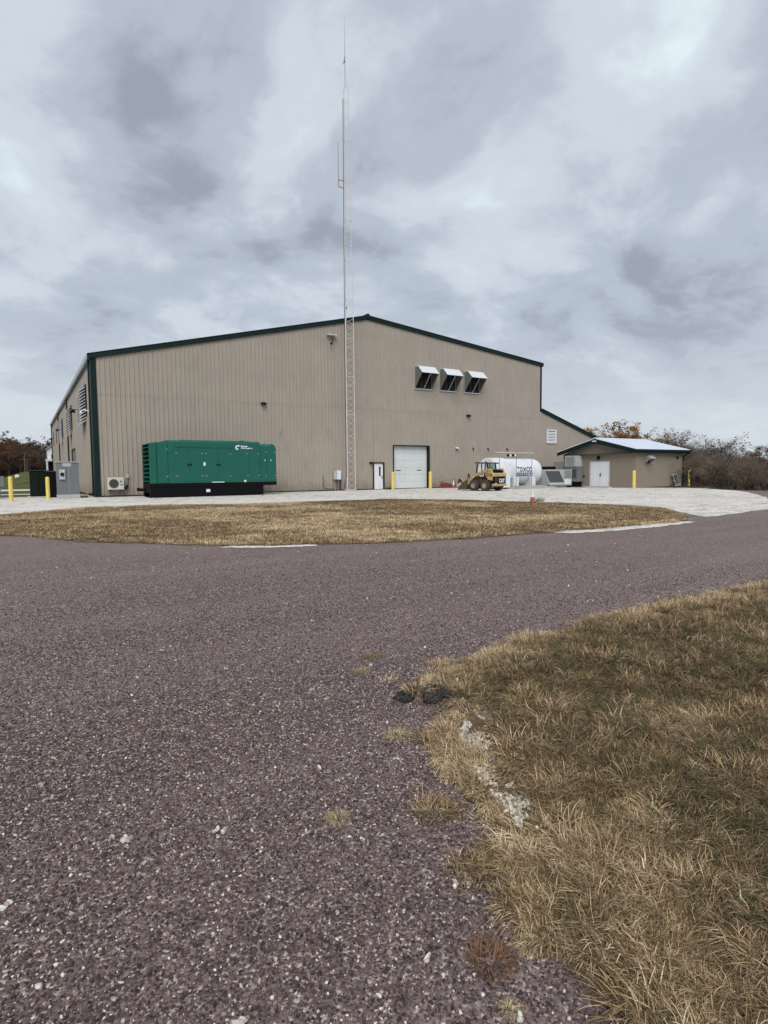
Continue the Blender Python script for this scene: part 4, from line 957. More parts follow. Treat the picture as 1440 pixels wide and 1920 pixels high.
# clutter against the wall
t = thing('red_attachment', 'low faded red frame lying against the wall by the right bollard', 'scrap', (27.9, -.9, 0), 0)
MB().path([(0, 0, .15), (.15, 0, .55), (.4, 0, .45), (1.6, .1, .3)], .05).path([(.1, -.2, .1), (1.5, -.2, .15)], .05).obj('frame', M['red'], t); MB().bbox(.2, 1.1, -.3, .1, .05, .38, .04).obj('housing', M['red'], t)
MB().lathe([(.2, -.05), (.24, 0), (.2, .05)], 'y', (1.55, -.1, .24), 18, False).obj('small_wheel', M['rubber'], t)
def cone(x, y, label, s=1.0, mat='orange', z0=0, tilt=0):
    t = thing('traffic_cone', label, 'cone', (x, y, z0)); t.scale = (s, s, s); t.rotation_euler = (R(tilt), 0, R(20))
    MB().bbox(-.18, .18, -.18, .18, 0, .035, .01).obj('base', M[mat], t); MB().lathe([(.135, .035), (.095, .28)], 'z', (0, 0, 0), 18).obj('lower_body', M[mat], t, True)
    MB().lathe([(.0955, .28), (.062, .46)], 'z', (0, 0, 0), 18).obj('reflective_band', M['white'], t, True)
    MB().lathe([(.062, .46), (.03, .66), (.025, .70)], 'z', (0, 0, 0), 18).obj('tip', M['white' if mat == 'orange' else mat], t, True)
cone(16.6, -23.2, 'faded orange traffic cone at the edge of the grass island', .86)
cone(29.0, -1.5, 'cone with a white tip standing among the clutter by the tall wall', 1.0)
t = thing('yellow_pump', 'small yellow and black engine pump on a white base left of the loader bucket', 'machine', (29.5, -1.6, 0), R(-10))
MB().bbox(0, 1.2, -.3, .3, .08, .38, .04).obj('base', M['white'], t); MB().bbox(.3, 1.3, -.25, .25, .42, .68, .08).obj('engine_cover', M['cat_yellow'], t); MB().path([(0, 0, .4), (.1, 0, .8), (.3, 0, .55)], .06).obj('muffler', M['black'], t)
t = thing('yellow_brackets', 'tangle of yellow brackets leaning beside the loader bucket', 'scrap', (30.8, -1.7, 0), 0)
for k in range(4): MB().path([(k*.18, 0, .05), (.25+k*.22, .1, .5-.08*k), (.5+k*.2, 0, .1)], .05).obj('bracket', M['cat_yellow'], t)

# hay bale, poles, white house far left
t = thing('hay_bale', 'pale round bale on the crest of the green hill', 'bale', (-5.0, 72, H(-5.0, 72)), R(10)); MB().lathe([(.25, -.3), (.33, -.2), (.36, 0), (.33, .2), (.25, .3)], 'x', (0, 0, .35), 20).obj('bale', M['hay'], t, True)
def site(az, r): a = R(az); return CAM.x+r*math.cos(a), CAM.y+r*math.sin(a)
x, y = site(89.87, 128)
t = thing('utility_pole', 'grey wooden utility pole with crossarm in front of the wooded hill', 'pole', (x, y, H(x, y)), 0, None)
MB().tube((0, 0, -.5), (0, 0, 3.7), .08, .06, 8).obj('pole', M['bark_pale'], t); MB().box(-.9, .9, -.04, .04, 2.65, 2.71).obj('crossarm', M['bark'], t); MB().tube((.3, .2, -.5), (.36, .2, 2.6), .06, .05, 8).obj('stub_pole', M['bark_pale'], t)
hx_, hy_ = -.62, 66.0
W_ = thing('white_house', 'white gabled house with porch just behind the far building corner', 'house', (hx_, hy_, .2), 0)
MB().prism([(0, 0), (5, 0), (5, 5.6), (2.5, 7.6), (0, 5.6)], 'y', 0, 5).obj('wall', M['white'], W_)
MB().prism([(-.15, 5.45), (2.5, 7.65), (5.25, 5.45), (5.25, 5.6), (2.5, 7.8), (-.15, 5.6)], 'y', -.3, 5.3).obj('roof', M['grey_light'], W_)
MB().prism([(-.35, 3.5), (1.6, 3.5), (1.6, 4.0), (-.35, 3.8)], 'y', -1.8, 0).box(-.32, -.14, -1.75, -1.6, 0, 3.5).box(1.3, 1.5, -1.75, -1.6, 0, 3.5).obj('porch', M['white'], W_)
MB().box(-.0, 1.2, -.06, -.01, 0, 3.4).obj('porch_shade', M['dark'], W_); MB().box(.5, 1.3, -.04, -.0, 3.8, 4.6).obj('window', M['glass_dark'], W_)  # near-black sheet in the open porch, its inner shade put in as colour

# ------------------------------------------------------------------ trees
def tree_mesh(seed, h, spread, levels=5, leafy=None, nleaf=0, kids=4, lean=.0, thin=1.0, multi=1, lsize=.16):
    r_ = random.Random(seed); trunk = MB(); twig = MB(); tips = []
    def grow(p, d, L, rad, lv):
        segs = 3 if lv < 2 else 2
        pts = [p]
        for s_ in range(segs):
            d = (d+Vector((r_.uniform(-1, 1), r_.uniform(-1, 1), r_.uniform(-.6, .7)))*(.16 if lv == 0 else .26)).normalized()
            q = pts[-1]+d*(L/segs); ra = rad*(1-.5*s_/segs); rb = rad*(1-.5*(s_+1)/segs)
            (trunk if lv < 2 else twig).tube(pts[-1], q, ra, rb, 6 if lv == 0 else (5 if lv == 1 else 3), cap=False); pts.append(q)
        if lv >= levels-2: tips.extend(pts[1:])
        if lv < levels-1:
            for k in range(kids+(1 if lv == 0 else 0)):
                t_ = r_.uniform(.35, 1.0) if lv else r_.uniform(.28, 1.0)
                i_ = min(segs-1, int(t_*segs)); base = pts[i_].lerp(pts[i_+1], t_*segs-i_)
                ang = r_.uniform(0, 2*math.pi); ax = Vector((math.cos(ang), math.sin(ang), r_.uniform(-.1, .5)))
                nd = (d*(.75 if lv else .65)+ax*spread).normalized()
                grow(base, nd, L*r_.uniform(.50, .78), max(.011, rad*.5*(1-.35*t_)), lv+1)
    for m_ in range(multi):
        a = r_.uniform(0, 6.28); grow(Vector((.25*math.cos(a)*(multi > 1), .25*math.sin(a)*(multi > 1), -.3)), Vector((lean+r_.uniform(-.25, .25)*multi*.6, r_.uniform(-.2, .2)*multi*.6, 1)).normalized(), h*.55, h*.022*thin, 0)
    leaves = None
    if leafy:
        leaves = MB()
        sub_ = r_.sample(tips, max(8, int(len(tips)*.45)))
        for k in range(nleaf):
            c = r_.choice(sub_)+Vector((r_.gauss(0, .15), r_.gauss(0, .15), r_.gauss(0, .13))); s_ = lsize*r_.uniform(.5, 1.2)
            u = Vector((r_.uniform(-1, 1), r_.uniform(-1, 1), r_.uniform(-1, 1))).normalized(); w_ = u.orthogonal().normalized()
            leaves.add([c-u*s_, c+w_*s_*.6, c+u*s_, c-w_*s_*.6], [(0, 1, 2, 3)])
    return trunk, twig, leaves
def tree_thing(seed, h, label, group, bark, leafm=None, crown=None, **kw):
    t = thing('tree', label, 'tree', (0, 0, 0), 0, group)
    a, b, c = tree_mesh(seed, h, leafy=bool(leafm), **kw)
    a.obj('trunk', M[bark], t, True)
    if c is not None:
        b.add(c.v, c.f); k = len(b.f)-len(c.f)
        o = b.obj('crown', M[bark], t); o.data.materials.append(M[leafm])
        mi = np.zeros(len(b.f), int); mi[k:] = 1; o.data.polygons.foreach_set('material_index', mi)
    else: b.obj('crown', M[crown or bark], t)
    return t
GR, GL = 'trees in the wood beyond the yard on the right', 'trees on the wooded hill at the left'
LB = {'bare': 'bare grey-brown tree in the wood beyond the road on the right', 'brown': 'tree with withered brown leaves in the wood on the right', 'lb': 'brown autumn tree on the wooded hill at the left', 'lr': 'rust red autumn tree on the wooded hill at the left', 'lx': 'bare dark tree on the wooded hill at the left'}
bare = [tree_thing(100+i, 8.0, LB['bare'], GR, 'bark_dark', crown=('bark', 'bark_pale')[i % 2], spread=.75+.08*(i % 3), levels=6, kids=4, thin=1.15, multi=1+(i % 2)) for i in range(4)]
brn = [tree_thing(140+i, 7.0, LB['brown'], GR, 'bark_dark', ('leaf_brown', 'leaf_olive')[i % 2], spread=.8, levels=5, kids=5, nleaf=9000, lsize=.085) for i in range(2)]
lft = [tree_thing(160+i, 9.0, LB[('lb', 'lr', 'lx')[i % 3]], GL, 'bark_dark', ('leaf_brown', 'leaf_rust', None)[i % 3], spread=.75, levels=5 if i % 3 < 2 else 6, kids=4 if i % 3 < 2 else 3, nleaf=9000, lsize=.12) for i in range(3)]
used = set()
def put(src, x, y, hscale, wscale=None):
    global used
    ws = wscale or hscale; rz = rnd.uniform(0, 6.28)
    if src.name not in used:
        used.add(src.name); src.location = (x, y, H(x, y)); src.rotation_euler = (0, 0, rz); src.scale = (ws, ws, hscale); return src
    return dup(src, (x, y, H(x, y)), rz, scale=(ws, ws, hscale))
def env(az):   # crown top slope seen from the yard
    return float(np.interp(az, [10, 22, 25.1, 26.4, 28, 29.5, 31, 33, 35.7, 38, 44], [.03, .03, .024, .028, .036, .047, .055, .060, .062, .062, .06]))
zmax = {}
for src in bare+brn+lft:
    zmax[src.name] = max(v_.co.z for ch in src.children for v_ in ch.data.vertices)
i = 0
for row, (r0, n_, fac) in enumerate(((62, 9, .72), (72, 13, .9), (84, 18, 1.0), (98, 18, .95))):
    for k in range(n_):
        az = 15+(k+rnd.uniform(.1, .9))*(27/n_); r_ = r0+rnd.uniform(-4, 4)
        if row == 0 and az > 31: continue
        x, y = site(az, r_); z = H(x, y); top = 1.5+env(az)*r_*rnd.uniform(.82, 1.0)*fac
        src = rnd.choice(brn) if (rnd.random() < (.16 if az < 29 else .07) and row != 2) else rnd.choice(bare)
        hs = max(2.5, top-z)/zmax[src.name]; put(src, x, y, hs, hs*rnd.uniform(1.0, 1.35))
for src in bare+brn:
    if src.name not in used:
        x, y = site(rnd.uniform(24, 28), 84); put(src, x, y, (1.5+.026*84-H(x, y))/zmax[src.name])
# leafier individuals seen over the roofs
ot = tree_thing(200, 8, 'orange-leaved tree rising behind the lean-to roof', None, 'bark_dark', 'leaf_orange', spread=.8, levels=5, kids=5, nleaf=17000, lsize=.13)
def place_top(t, az, r_, slope, wf=1.0, label=None):
    x, y = site(az, r_); z = H(x, y); mz = max(v_.co.z for ch in t.children for v_ in ch.data.vertices); hs = (1.5+slope*r_-z)/mz
    t.location = (x, y, z); t.scale = (hs*wf, hs*wf, hs)
place_top(ot, 36.9, 88, .075, 1.05)
ot2 = tree_thing(203, 8, 'thin brown-leaved tree just right of the orange one above the roof', None, 'bark', 'leaf_brown', spread=.75, levels=5, kids=4, nleaf=3000, lsize=.08); place_top(ot2, 35.2, 84, .071)
ot3 = tree_thing(207, 8, 'half-bare tree with brown leaf clumps behind the middle of the white roof', None, 'bark', 'leaf_brown', spread=.9, levels=5, kids=4, nleaf=5000, lsize=.08); place_top(ot3, 33.4, 80, .066, 1.1)
ot4 = tree_thing(209, 8, 'rust-leaved tree at the far right edge above the road', None, 'bark_dark', 'leaf_rust', spread=.8, levels=5, kids=4, nleaf=9000, lsize=.08); place_top(ot4, 24.9, 75, .034, 1.1)
ot5 = tree_thing(211, 8, 'spreading bare tree with dark limbs just right of the block building', None, 'bark_dark', spread=.95, levels=6, kids=4, thin=1.1); place_top(ot5, 29.3, 64, .050, 1.15)
ot6 = tree_thing(215, 8, 'faint bare treetop showing above the lean-to roof edge', None, 'bark_pale', spread=.7, levels=6, kids=3, thin=.6); place_top(ot6, 39.6, 110, .078, .8)
# wooded hill on the left
def envl(az): return float(np.interp(az, [80, 86, 88.2, 88.8, 89.3, 90.3, 92, 96, 110], [.055, .058, .058, .054, .056, .061, .064, .066, .07]))
for row, (r0, n_, fac) in enumerate(((158, 22, .72), (172, 22, .86), (188, 24, 1.0), (206, 22, 1.03))):
    for k in range(n_):
        az = 84.5+(k+rnd.uniform(.1, .9))*(19/n_); r_ = r0+rnd.uniform(-5, 5)
        x, y = site(az, r_); z = H(x, y); top = 1.5+envl(az)*r_*rnd.uniform(.9, 1.05)*fac
        src = lft[2] if rnd.random() < .3 else (lft[1] if (az > 89.6 and rnd.random() < .5) else lft[0])
        hs = (top-z)/zmax[src.name]; put(src, x, y, hs, hs*rnd.uniform(.9, 1.2))
for src in lft:
    if src.name not in used:
        x, y = site(96, 190); put(src, x, y, 1.0)
# tangled underbrush: one mass of stems along the wood's foot
def brush(name, azs, rs, n, hgt, mats, seed, lw=.02):
    r_ = random.Random(seed); mb = MB()
    for k in range(n):
        az = r_.uniform(*azs); rr = r_.uniform(*rs); x, y = site(az, rr); z = H(x, y)
        hh = hgt*r_.uniform(.4, 1.1)*(.6+.8*abs(noise.noise((x*.15, y*.15, 3)))*1.6); a = r_.uniform(0, 6.28); ln = r_.uniform(.3, 2.4)
        p = Vector((x, y, z-.1))
        for s_ in range(3):
            q = p+Vector((math.cos(a)*ln*hh*.3, math.sin(a)*ln*hh*.3, hh/3*(1-.18*s_))); w_ = lw*(1-.28*s_)
            sd2 = Vector((-.52, .85, 0))*w_
            mb.add([p-sd2, p+sd2, q+sd2*.7, q-sd2*.7], [(0, 1, 2, 3)])
            for b_ in range(2):
                t2 = q+Vector((r_.uniform(-1, 1), r_.uniform(-1, 1), r_.uniform(-.4, .8)))*hh*.4
                mb.add([q-sd2*.4, q+sd2*.4, t2], [(0, 1, 2)])
            p = q; a += r_.uniform(-.8, .8)
    o = mb.obj(name, mats[0]); struct(o, 'stuff'); o.data.materials.append(mats[1]); o.data.materials.append(mats[2])
    mi = [r_.randrange(3) for _ in range(n)]; o.data.polygons.foreach_set('material_index', np.repeat(mi, 9)[:len(mb.f)]); return o
brush('underbrush', (12, 34), (58, 108), 8000, 1.3, (M['bark_dark'], M['bark_dark'], M['leaf_brown']), 5, .035)
brush('underbrush', (84, 104), (160, 222), 20000, 5.5, (M['bark_dark'], M['leaf_brown'], M['bark']), 6, .09)

# ------------------------------------------------------------------ scattered stones and grass (geometry-node instances, uncountable)
def src_collection(name, meshes):
    c = bpy.data.collections.new(name)
    for i_, me in enumerate(meshes):
        o = bpy.data.objects.new(name+'_piece', me); c.objects.link(o)
    return c
def scatter(name, P, rot, scl, tone, pick, coll, label=None):
    me = bpy.data.meshes.new(name); me.vertices.add(len(P)); me.vertices.foreach_set('co', np.asarray(P, np.float32).ravel())
    for nm, typ, dat in (('rot', 'FLOAT_VECTOR', rot), ('scl', 'FLOAT_VECTOR', scl)):
        at = me.attributes.new(nm, typ, 'POINT'); at.data.foreach_set('vector', np.asarray(dat, np.float32).ravel())
    at = me.attributes.new('tone', 'FLOAT', 'POINT'); at.data.foreach_set('value', np.asarray(tone, np.float32))
    at = me.attributes.new('pick', 'INT', 'POINT'); at.data.foreach_set('value', np.asarray(pick, np.int32))
    me.update(); o = bpy.data.objects.new(name, me); COL.objects.link(o); struct(o, 'stuff')
    g = bpy.data.node_groups.new(name, 'GeometryNodeTree'); g.interface.new_socket('Geometry', in_out='INPUT', socket_type='NodeSocketGeometry'); g.interface.new_socket('Geometry', in_out='OUTPUT', socket_type='NodeSocketGeometry')
    n = g.nodes.new; gi = n('NodeGroupInput'); go = n('NodeGroupOutput'); ip = n('GeometryNodeInstanceOnPoints'); ci = n('GeometryNodeCollectionInfo')
    ci.inputs['Collection'].default_value = coll; ci.inputs['Separate Children'].default_value = True; ci.inputs['Reset Children'].default_value = True
    def na(nm, typ):
        a = n('GeometryNodeInputNamedAttribute'); a.data_type = typ; a.inputs['Name'].default_value = nm
        return [s_ for s_ in a.outputs if s_.enabled and s_.name == 'Attribute'][0]
    L = g.links.new; L(gi.outputs[0], ip.inputs['Points']); L(ci.outputs[0], ip.inputs['Instance']); ip.inputs['Pick Instance'].default_value = True
    L(na('pick', 'INT'), ip.inputs['Instance Index']); L(na('rot', 'FLOAT_VECTOR'), ip.inputs['Rotation']); L(na('scl', 'FLOAT_VECTOR'), ip.inputs['Scale']); L(ip.outputs[0], go.inputs[0])
    md = o.modifiers.new('scatter', 'NODES'); md.node_group = g; return o
def stone_mesh(seed, mat, sub=1):
    r_ = random.Random(seed); bm = bmesh.new(); bmesh.ops.create_icosphere(bm, subdivisions=sub, radius=.5)
    for v_ in bm.verts:
        v_.co *= r_.uniform(.72, 1.12); v_.co.z *= .62; v_.co.x *= 1.15
    me = bpy.data.meshes.new('stone'); bm.to_mesh(me); bm.free(); me.materials.append(mat); return me
def frustum(az0, az1, r0, r1, dens):
    """random ground points in a sector before the camera; dens(r) per m2"""
    X = []; edges_ = np.linspace(r0, r1, 25)
    for a, b in zip(edges_[:-1], edges_[1:]):
        n = int(dens((a+b)/2)*(b*b-a*a)/2*R(az1-az0)); az = R(1)*nr.uniform(az0, az1, n); rr = np.sqrt(nr.uniform(a*a, b*b, n))
        X.append(np.stack([CAM.x+rr*np.cos(az), CAM.y+rr*np.sin(az), rr], 1))
    return np.concatenate(X)
def noise2(x, y, s, seed=0):
    """cheap smooth value noise, vectorised"""
    x = np.asarray(x)*s+seed*17.3; y = np.asarray(y)*s+seed*5.7; xi = np.floor(x).astype(int); yi = np.floor(y).astype(int); fx = x-xi; fy = y-yi; fx = fx*fx*(3-2*fx); fy = fy*fy*(3-2*fy)
    def h(a, b): q = np.sin(a*127.1+b*311.7)*43758.5453; return q-np.floor(q)
    return (h(xi, yi)*(1-fx)+h(xi+1, yi)*fx)*(1-fy)+(h(xi, yi+1)*(1-fx)+h(xi+1, yi+1)*fx)*fy

chips = src_collection('chip_source', [stone_mesh(i_, M['chip']) for i_ in range(6)])
pts = frustum(22, 96, .9, 12.5, lambda r: 12500*min(1, (2.8/r)**1.9)*min(1, max(.03, (12.5-r)/7)))
FGt = [tuple(p) for p in FGr]
ins = in_poly(pts[:, 0], pts[:, 1], FGt); ed = edge_dist(pts[:, 0], pts[:, 1], FGt)
pts = pts[(~ins) | ((ed < .12) & (nr.random(len(pts)) < .5))]
n_ = len(pts); sz = nr.lognormal(math.log(.0072), .34, n_).clip(.0035, .015)*(1+np.clip(pts[:, 2]-3, 0, 6)*.05)
tone = nr.beta(1.5, 2.3, n_)*.86+.01; lightm = nr.random(n_) < .065*np.clip(3.2/pts[:, 2], .3, 1); tone[lightm] = nr.uniform(.88, 1.0, lightm.sum())
scatter('road_chippings', np.stack([pts[:, 0], pts[:, 1], -.02+sz*.18], 1), nr.uniform(-.9, .9, (n_, 3))*[1, 1, 0]+np.stack([np.zeros(n_)]*2+[nr.uniform(0, 6.28, n_)], 1),
        sz[:, None]*nr.uniform(.75, 1.3, (n_, 3)), tone, nr.integers(0, 6, n_), chips)

lime = src_collection('limestone_source', [stone_mesh(50+i_, M['limestone']) for i_ in range(5)])
# heap of white stone where the verge has worn through, in front of the camera to the right
LP = [(-1.81, -40.53), (-1.66, -40.6), (-1.82, -40.85), (-1.96, -41.09), (-2.1, -41.31), (-2.23, -41.49), (-2.39, -41.57), (-2.35, -41.42), (-2.28, -41.2), (-2.16, -40.97), (-2.05, -40.74)]
q = nr.uniform([-2.5, -41.8], [-1.2, -40.0], (16000, 2)); m_ = in_poly(q[:, 0], q[:, 1], LP) & (noise2(q[:, 0], q[:, 1], 9, 3)*.6+noise2(q[:, 0], q[:, 1], 22, 4)*.4 > .47); q = q[m_]
q2 = nr.uniform([-2.4, -42.4], [-1.0, -39.9], (260, 2)); q2 = q2[in_poly(q2[:, 0], q2[:, 1], FGt)]; q4 = nr.uniform([.5, -39.52], [2.6, -39.34], (260, 2)); q4 = q4[nr.random(len(q4)) < noise2(q4[:, 0], q4[:, 1], 4, 7)]; q3 = frustum(25, 95, 1.8, 13, lambda r: 1.1); q3 = q3[~in_poly(q3[:, 0], q3[:, 1], FGt)][:, :2]
q5 = np.array([(-4.082, -40.039), (-3.801, -40.722), (-3.787, -40.739), (-3.852, -40.693), (-3.459, -40.862), (-3.437, -40.889), (-4.209, -40.901), (-4.219, -40.907), (-3.653, -41.774), (-3.644, -41.785), (-2.813, -41.667), (-2.776, -41.697), (-3.092, -41.877), (1.485, -38.828), (-2.989, -42.173), (-2.118, -42.106), (-3.565, -35.285), (-1.236, -35.459), (-2.984, -38.717)]); q3 = np.concatenate([q3, q4, q5, q5+.012]); Q = np.concatenate([q, q2, q3]); n_ = len(Q); sz = np.concatenate([nr.uniform(.008, .026, len(q)), nr.uniform(.01, .024, len(q2)), nr.uniform(.014, .034, len(q3))])
zz = np.concatenate([np.full(len(q), .014), np.full(len(q2), .02), np.full(len(q3), -.012)])
tq = nr.uniform([-2.1, -40.32], [-1.6, -39.9], (2600, 2)); TP = [(-2.05, -40.05), (-1.86, -39.94), (-1.66, -40.04), (-1.66, -40.24), (-1.86, -40.28), (-2.02, -40.2)]
tq = tq[in_poly(tq[:, 0], tq[:, 1], TP) & (noise2(tq[:, 0], tq[:, 1], 16, 8) > .42)]; k_ = len(tq)
tar = src_collection('tar_source', [stone_mesh(70+i_, M['tar']) for i_ in range(3)])
scatter('tar_crumbs', np.stack([tq[:, 0], tq[:, 1], nr.uniform(-.01, .012, k_)], 1), nr.uniform(-3, 3, (k_, 3)), nr.uniform(.008, .024, (k_, 1))*nr.uniform(.7, 1.3, (k_, 3)), nr.uniform(0, 1, k_), nr.integers(0, 3, k_), tar)
scatter('limestone_chips', np.stack([Q[:, 0], Q[:, 1], zz], 1), nr.uniform(-3, 3, (n_, 3)), sz[:, None]*nr.uniform(.7, 1.3, (n_, 3)), nr.uniform(0, 1, n_), nr.integers(0, 5, n_), lime)

def tuft_mesh(seed, mat, nb, rad, hgt, wid, lay=.5, segs=3, coherent=0.0):
    r_ = random.Random(seed); V = []; F = []; A = []
    for b in range(nb):
        a = r_.uniform(0, 6.28); rr = rad*math.sqrt(r_.random()); p = Vector((rr*math.cos(a), rr*math.sin(a), 0)); al = a+r_.uniform(-1.2, 1.2)
        d = Vector((math.cos(al), math.sin(al), 0))*(1-coherent)+Vector((coherent, 0, 0)); L = hgt*r_.uniform(.45, 1.25); ly = lay*r_.uniform(.4, 1.5); w_ = wid*r_.uniform(.6, 1.3)
        side = Vector((-d.y, d.x, 0)); side = side.normalized() if side.length > .01 else Vector((0, 1, 0)); tone_ = r_.random(); dirv = (Vector((0, 0, 1))+d*ly*.6).normalized(); o = len(V)
        for s_ in range(segs+1):
            ww = w_*(1-(s_/segs)**1.6)+.0002; V += [p-side*ww, p+side*ww]; A += [tone_]*2
            p = p+dirv*L/segs; dirv = (dirv+d*ly*.55+Vector((r_.uniform(-.15, .15), r_.uniform(-.15, .15), -.28*ly))).normalized()
        F += [(o+2*k, o+2*k+1, o+2*k+3, o+2*k+2) for k in range(segs)]
    me = bpy.data.meshes.new('tuft'); me.from_pydata([tuple(v_) for v_ in V], [], F); me.materials.append(mat)
    at = me.attributes.new('blade', 'FLOAT', 'POINT'); at.data.foreach_set('value', A); return me
tufts = src_collection('tuft_source', [tuft_mesh(i_, M['blade'], 74, .065, (.038, .048, .034, .062, .042, .030, .052, .075)[i_], (.0009, .0010, .0009, .0010, .0013, .0009, .0010, .0014)[i_], (1.5, 1.1, 2.2, 1.0, 2.6, 3.0, 1.8, 2.8)[i_], 3, (0, .2, .4, 0, .5, .6, .3, .5)[i_]) for i_ in range(8)])
pts = frustum(-12, 82, 1.0, 13, lambda r: 1900*min(1, (2.6/r)**1.35))
ins = in_poly(pts[:, 0], pts[:, 1], FGt); ed = edge_dist(pts[:, 0], pts[:, 1], FGt); inl = in_poly(pts[:, 0], pts[:, 1], LP)
nz = noise2(pts[:, 0], pts[:, 1], 2.2, 1)*.6+noise2(pts[:, 0], pts[:, 1], 7, 2)*.4
keep = ins & ((ed > .16) | (nr.random(len(pts)) < .25+.7*(noise2(pts[:, 0], pts[:, 1], 6, 77) > .45))) & ((~inl) | (nr.random(len(pts)) < .045)) & (nr.random(len(pts)) < .55+.75*nz)
# sparse clumps growing out through the chippings
cl = np.array([(-1.15, -39.55), (-.55, -39.35), (-.35, -39.45), (-1.5, -39.75)])
out_ = (~ins) & (ed < .22) & (noise2(pts[:, 0], pts[:, 1], 5.0, 9) > .70) & (nr.random(len(pts)) < .35) & (pts[:, 2] > 2.1)
keep |= out_
P_ = pts[keep]; nz = nz[keep]; ed = ed[keep]; n_ = len(P_)
green = noise2(P_[:, 0], P_[:, 1], .9, 5)*.55+noise2(P_[:, 0], P_[:, 1], 3.5, 6)*.45
straw = noise2(P_[:, 0], P_[:, 1], 1.6, 12)*.5+noise2(P_[:, 0], P_[:, 1], 6, 13)*.5
tone = .06+.46*straw+nr.normal(0, .19, n_)+.30*np.exp(-ed*2.6); tone[(green > .70) & (nr.random(n_) < .16)] -= .30; tone = np.clip(tone, .03, .98)
zb_ = -.012+np.minimum(ed, .5)*.10+.02*np.sin(P_[:, 0]*2.3)*np.cos(P_[:, 1]*2.9)*np.minimum(ed, 1); zb_[~in_poly(P_[:, 0], P_[:, 1], FGt)] = -.02
layd = noise2(P_[:, 0], P_[:, 1], .8, 21)*6.28*1.5
sc = (.75+.6*nz)*nr.uniform(.75, 1.35, n_)*(1+np.clip(P_[:, 2]-3, 0, 8)*.06); sc3 = np.stack([sc*1.15, sc*1.15, sc*nr.uniform(.6, 1.15, n_)], 1)
scatter('dry_grass', np.stack([P_[:, 0], P_[:, 1], zb_], 1), np.stack([nr.uniform(-.25, .25, n_), nr.uniform(-.25, .25, n_), layd+nr.normal(0, 1.6, n_)], 1), sc3, tone, nr.integers(0, 8, n_), tufts)

# island turf
IS = [tuple(p) for p in isl_r]
tuf2 = src_collection('turf_source', [tuft_mesh(80+i_, M['blade'], 26, .17, .085, .0048, 1.2, 2) for i_ in range(5)])
xs = nr.uniform([-12, -34], [18, -13], (74000, 2)); xs = xs[in_poly(xs[:, 0], xs[:, 1], IS)]
dd = np.hypot(xs[:, 0]-CAM.x, xs[:, 1]-CAM.y); xs = xs[nr.random(len(xs)) < np.clip(22/dd, .45, 1)]
ed = edge_dist(xs[:, 0], xs[:, 1], IS)
nz = noise2(xs[:, 0], xs[:, 1], .45, 31)*.5+noise2(xs[:, 0], xs[:, 1], 1.8, 32)*.5
bare_ = (noise2(xs[:, 0], xs[:, 1], .7, 37)*.5+noise2(xs[:, 0], xs[:, 1], 2.2, 38)*.5 > .60); kp = (nr.random(len(xs)) < .5+nz*.7) & ~(bare_ & (nr.random(len(xs)) < .7)); xs, ed, nz = xs[kp], ed[kp], nz[kp]; n_ = len(xs)
tone = .33+.42*nz+nr.normal(0, .11, n_)+.12*np.exp(-ed*2)
# greener along the side by the yard
far_ = in_poly(xs[:, 0], xs[:, 1], [(6, -19), (9, -14), (15, -14), (19, -20), (19.5, -28), (15.6, -27), (13.6, -20.5), (11, -18)]); tone[far_ & (nr.random(n_) < .65)] -= .26
strawp = (noise2(xs[:, 0], xs[:, 1], .55, 41) > .66) | (np.hypot((xs[:, 0]-4.2)/3.6, (xs[:, 1]+28.2)/1.5) < 1); tone[strawp] += .25
tone = np.clip(tone, .04, .98)
scatter('island_turf', np.stack([xs[:, 0], xs[:, 1], -.01+np.minimum(ed, 1)*.03], 1), np.stack([np.zeros(n_), np.zeros(n_), nr.uniform(0, 6.28, n_)], 1), np.repeat((nr.uniform(.6, 1.25, n_)*(.7+.5*nz))[:, None], 3, 1), tone, nr.integers(0, 5, n_), tuf2)

def solid_blade(name, col):
    s_ = NT(name); bl = s_.n('ShaderNodeAttribute'); bl.attribute_name = 'blade'; s_.l(s_.ramp(bl.outputs['Fac'], [(0, tuple(c*.45 for c in col)), (.6, col), (1, tuple(min(1, c*1.9) for c in col))]), s_.b.inputs['Base Color']); s_.b.inputs['Roughness'].default_value = .8; return s_.m
WEED = [solid_blade('weed_green', (.06, .075, .03)), solid_blade('weed_pale', (.36, .32, .24))]
wx = nr.uniform([-14, -31], [52, 1], (60000, 2)); wx = wx[in_poly(wx[:, 0], wx[:, 1], PAD) & ~in_poly(wx[:, 0], wx[:, 1], IS)]
hot = np.exp(-((wx[:, 0]-42)/7)**2-((wx[:, 1]+15.5)/2.6)**2)+.9*np.exp(-((wx[:, 0]-33)/5)**2-((wx[:, 1]+11)/3)**2)+.8*np.exp(-((wx[:, 0]-23.5)/2.5)**2-((wx[:, 1]+3)/1.8)**2)+.7*np.exp(-((wx[:, 0]-33)/7)**2-((wx[:, 1]+22)/2)**2)+.12+.5*np.exp(-((wx[:, 0]-2)/6)**2-((wx[:, 1]+8)/3)**2)
wn = noise2(wx[:, 0], wx[:, 1], .9, 51)*.5+noise2(wx[:, 0], wx[:, 1], 2.6, 52)*.5
wx = wx[(wn+hot*.22 > .74) & (nr.random(len(wx)) < .5)]; n_ = len(wx)
scatter('yard_weeds', np.stack([wx[:, 0], wx[:, 1], np.full(n_, -.03)], 1), np.stack([np.zeros(n_), np.zeros(n_), nr.uniform(0, 6.28, n_)], 1), np.stack([nr.uniform(.5, 1.1, n_)]*2+[nr.uniform(.25, .7, n_)], 1), np.clip(nr.normal(.25, .10, n_), .03, .9), nr.integers(0, 5, n_), tuf2)
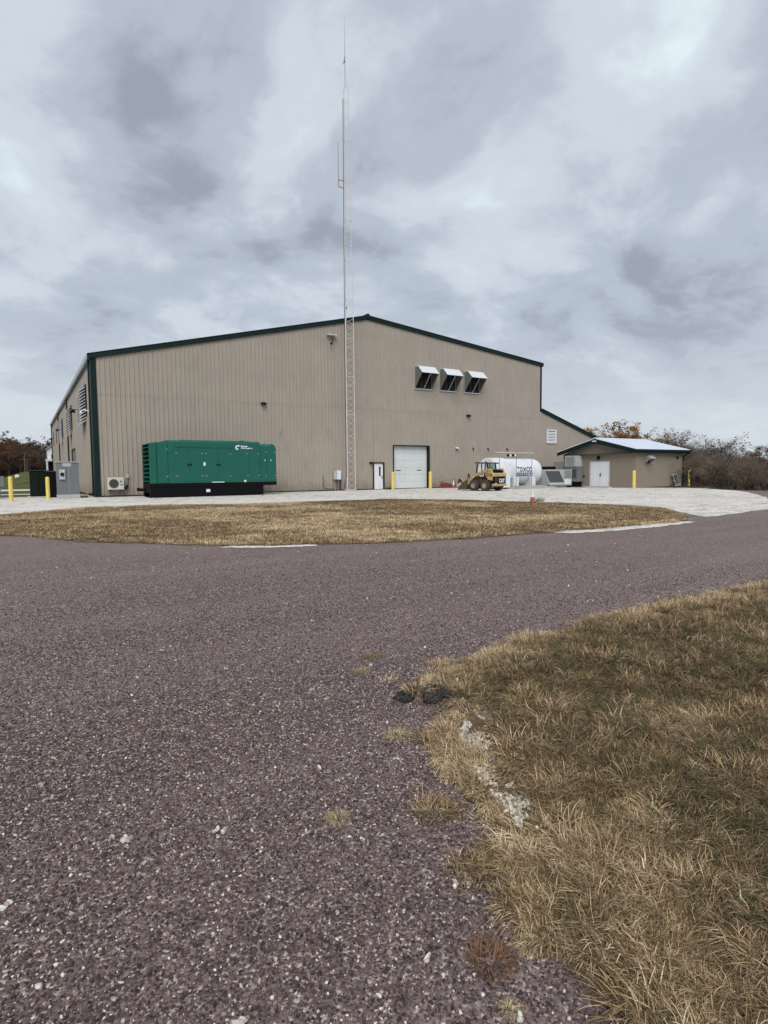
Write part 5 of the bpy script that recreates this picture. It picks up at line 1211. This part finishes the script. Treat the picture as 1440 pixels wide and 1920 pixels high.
# greener plants at the wall foot
for px_, py_, s_, lb in ((22.7, -.5, 2.6, 'green weed at the right foot of the white walk door'), (-.75, -.1, 2.4, 'green weed at the foot of the building corner beside the switchgear'), (3.1, -.3, 1.6, 'small weed under the air conditioner line by the wall'), (17.3, -22.9, 2.8, 'pale dead weed standing just behind the traffic cone')):
    t = thing('weed', lb, 'plant', (px_, py_, -.01)); me = tuft_mesh(int(px_*10)+500, WEED[1 if 'pale' in lb else 0], 120, .10*s_, .12*s_, .006*s_**.5, .7, 3); o = bpy.data.objects.new('leaves', me); COL.objects.link(o); o.parent = t
# small separate clumps on the chippings
def clump(x, y, s, label, mat='blade', tonev=.55, red=False):
    t = thing('grass_clump', label, 'plant', (x, y, -.02), rnd.uniform(0, 6), 'grass clumps growing through the road stone')
    me = tuft_mesh(int(abs(x*100)), clm[mat][int(tonev*9) % 3], 260, (.042 if mat == 'red' else .045)*s, (.040 if mat == 'red' else .045)*s, .0010*s**.5, 1.1 if mat == 'red' else 2.0, 4); o = bpy.data.objects.new('blades', me); COL.objects.link(o); o.parent = t
clm = {'blade': [solid_blade('straw_clump', (.34, .27, .15)), solid_blade('brown_clump', (.22, .17, .09)), solid_blade('pale_clump', (.40, .31, .17))], 'red': [solid_blade('russet_clump', (.17, .088, .045))]*3, 'green': [solid_blade('green_clump', (.05, .085, .02))]*3}
clump(-1.72, -39.18, 1.5, 'straw clump in the road farthest from the verge tip', tonev=.2)
clump(-1.95, -39.45, 1.2, 'thin straw clump in the road left of the verge tip', tonev=.1)
clump(-2.31, -40.52, 1.4, 'pale straw clump on the road left of the white stones', tonev=.25)
clump(-2.98, -41.05, 1.0, 'small dry clump alone in the middle of the road', tonev=.4)
clump(-2.92, -41.98, 1.55, 'rusty red-brown clump at the bottom of the road', 'red')
clump(-2.98, -42.13, .55, 'dry clump below the rusty red-brown one', tonev=.4)
clump(-2.78, -42.0, .75, 'straw clump between the red-brown clump and the verge', tonev=.3)
clump(-2.19, -41.88, 1.7, 'fresh green clump growing in the dry verge', 'green')
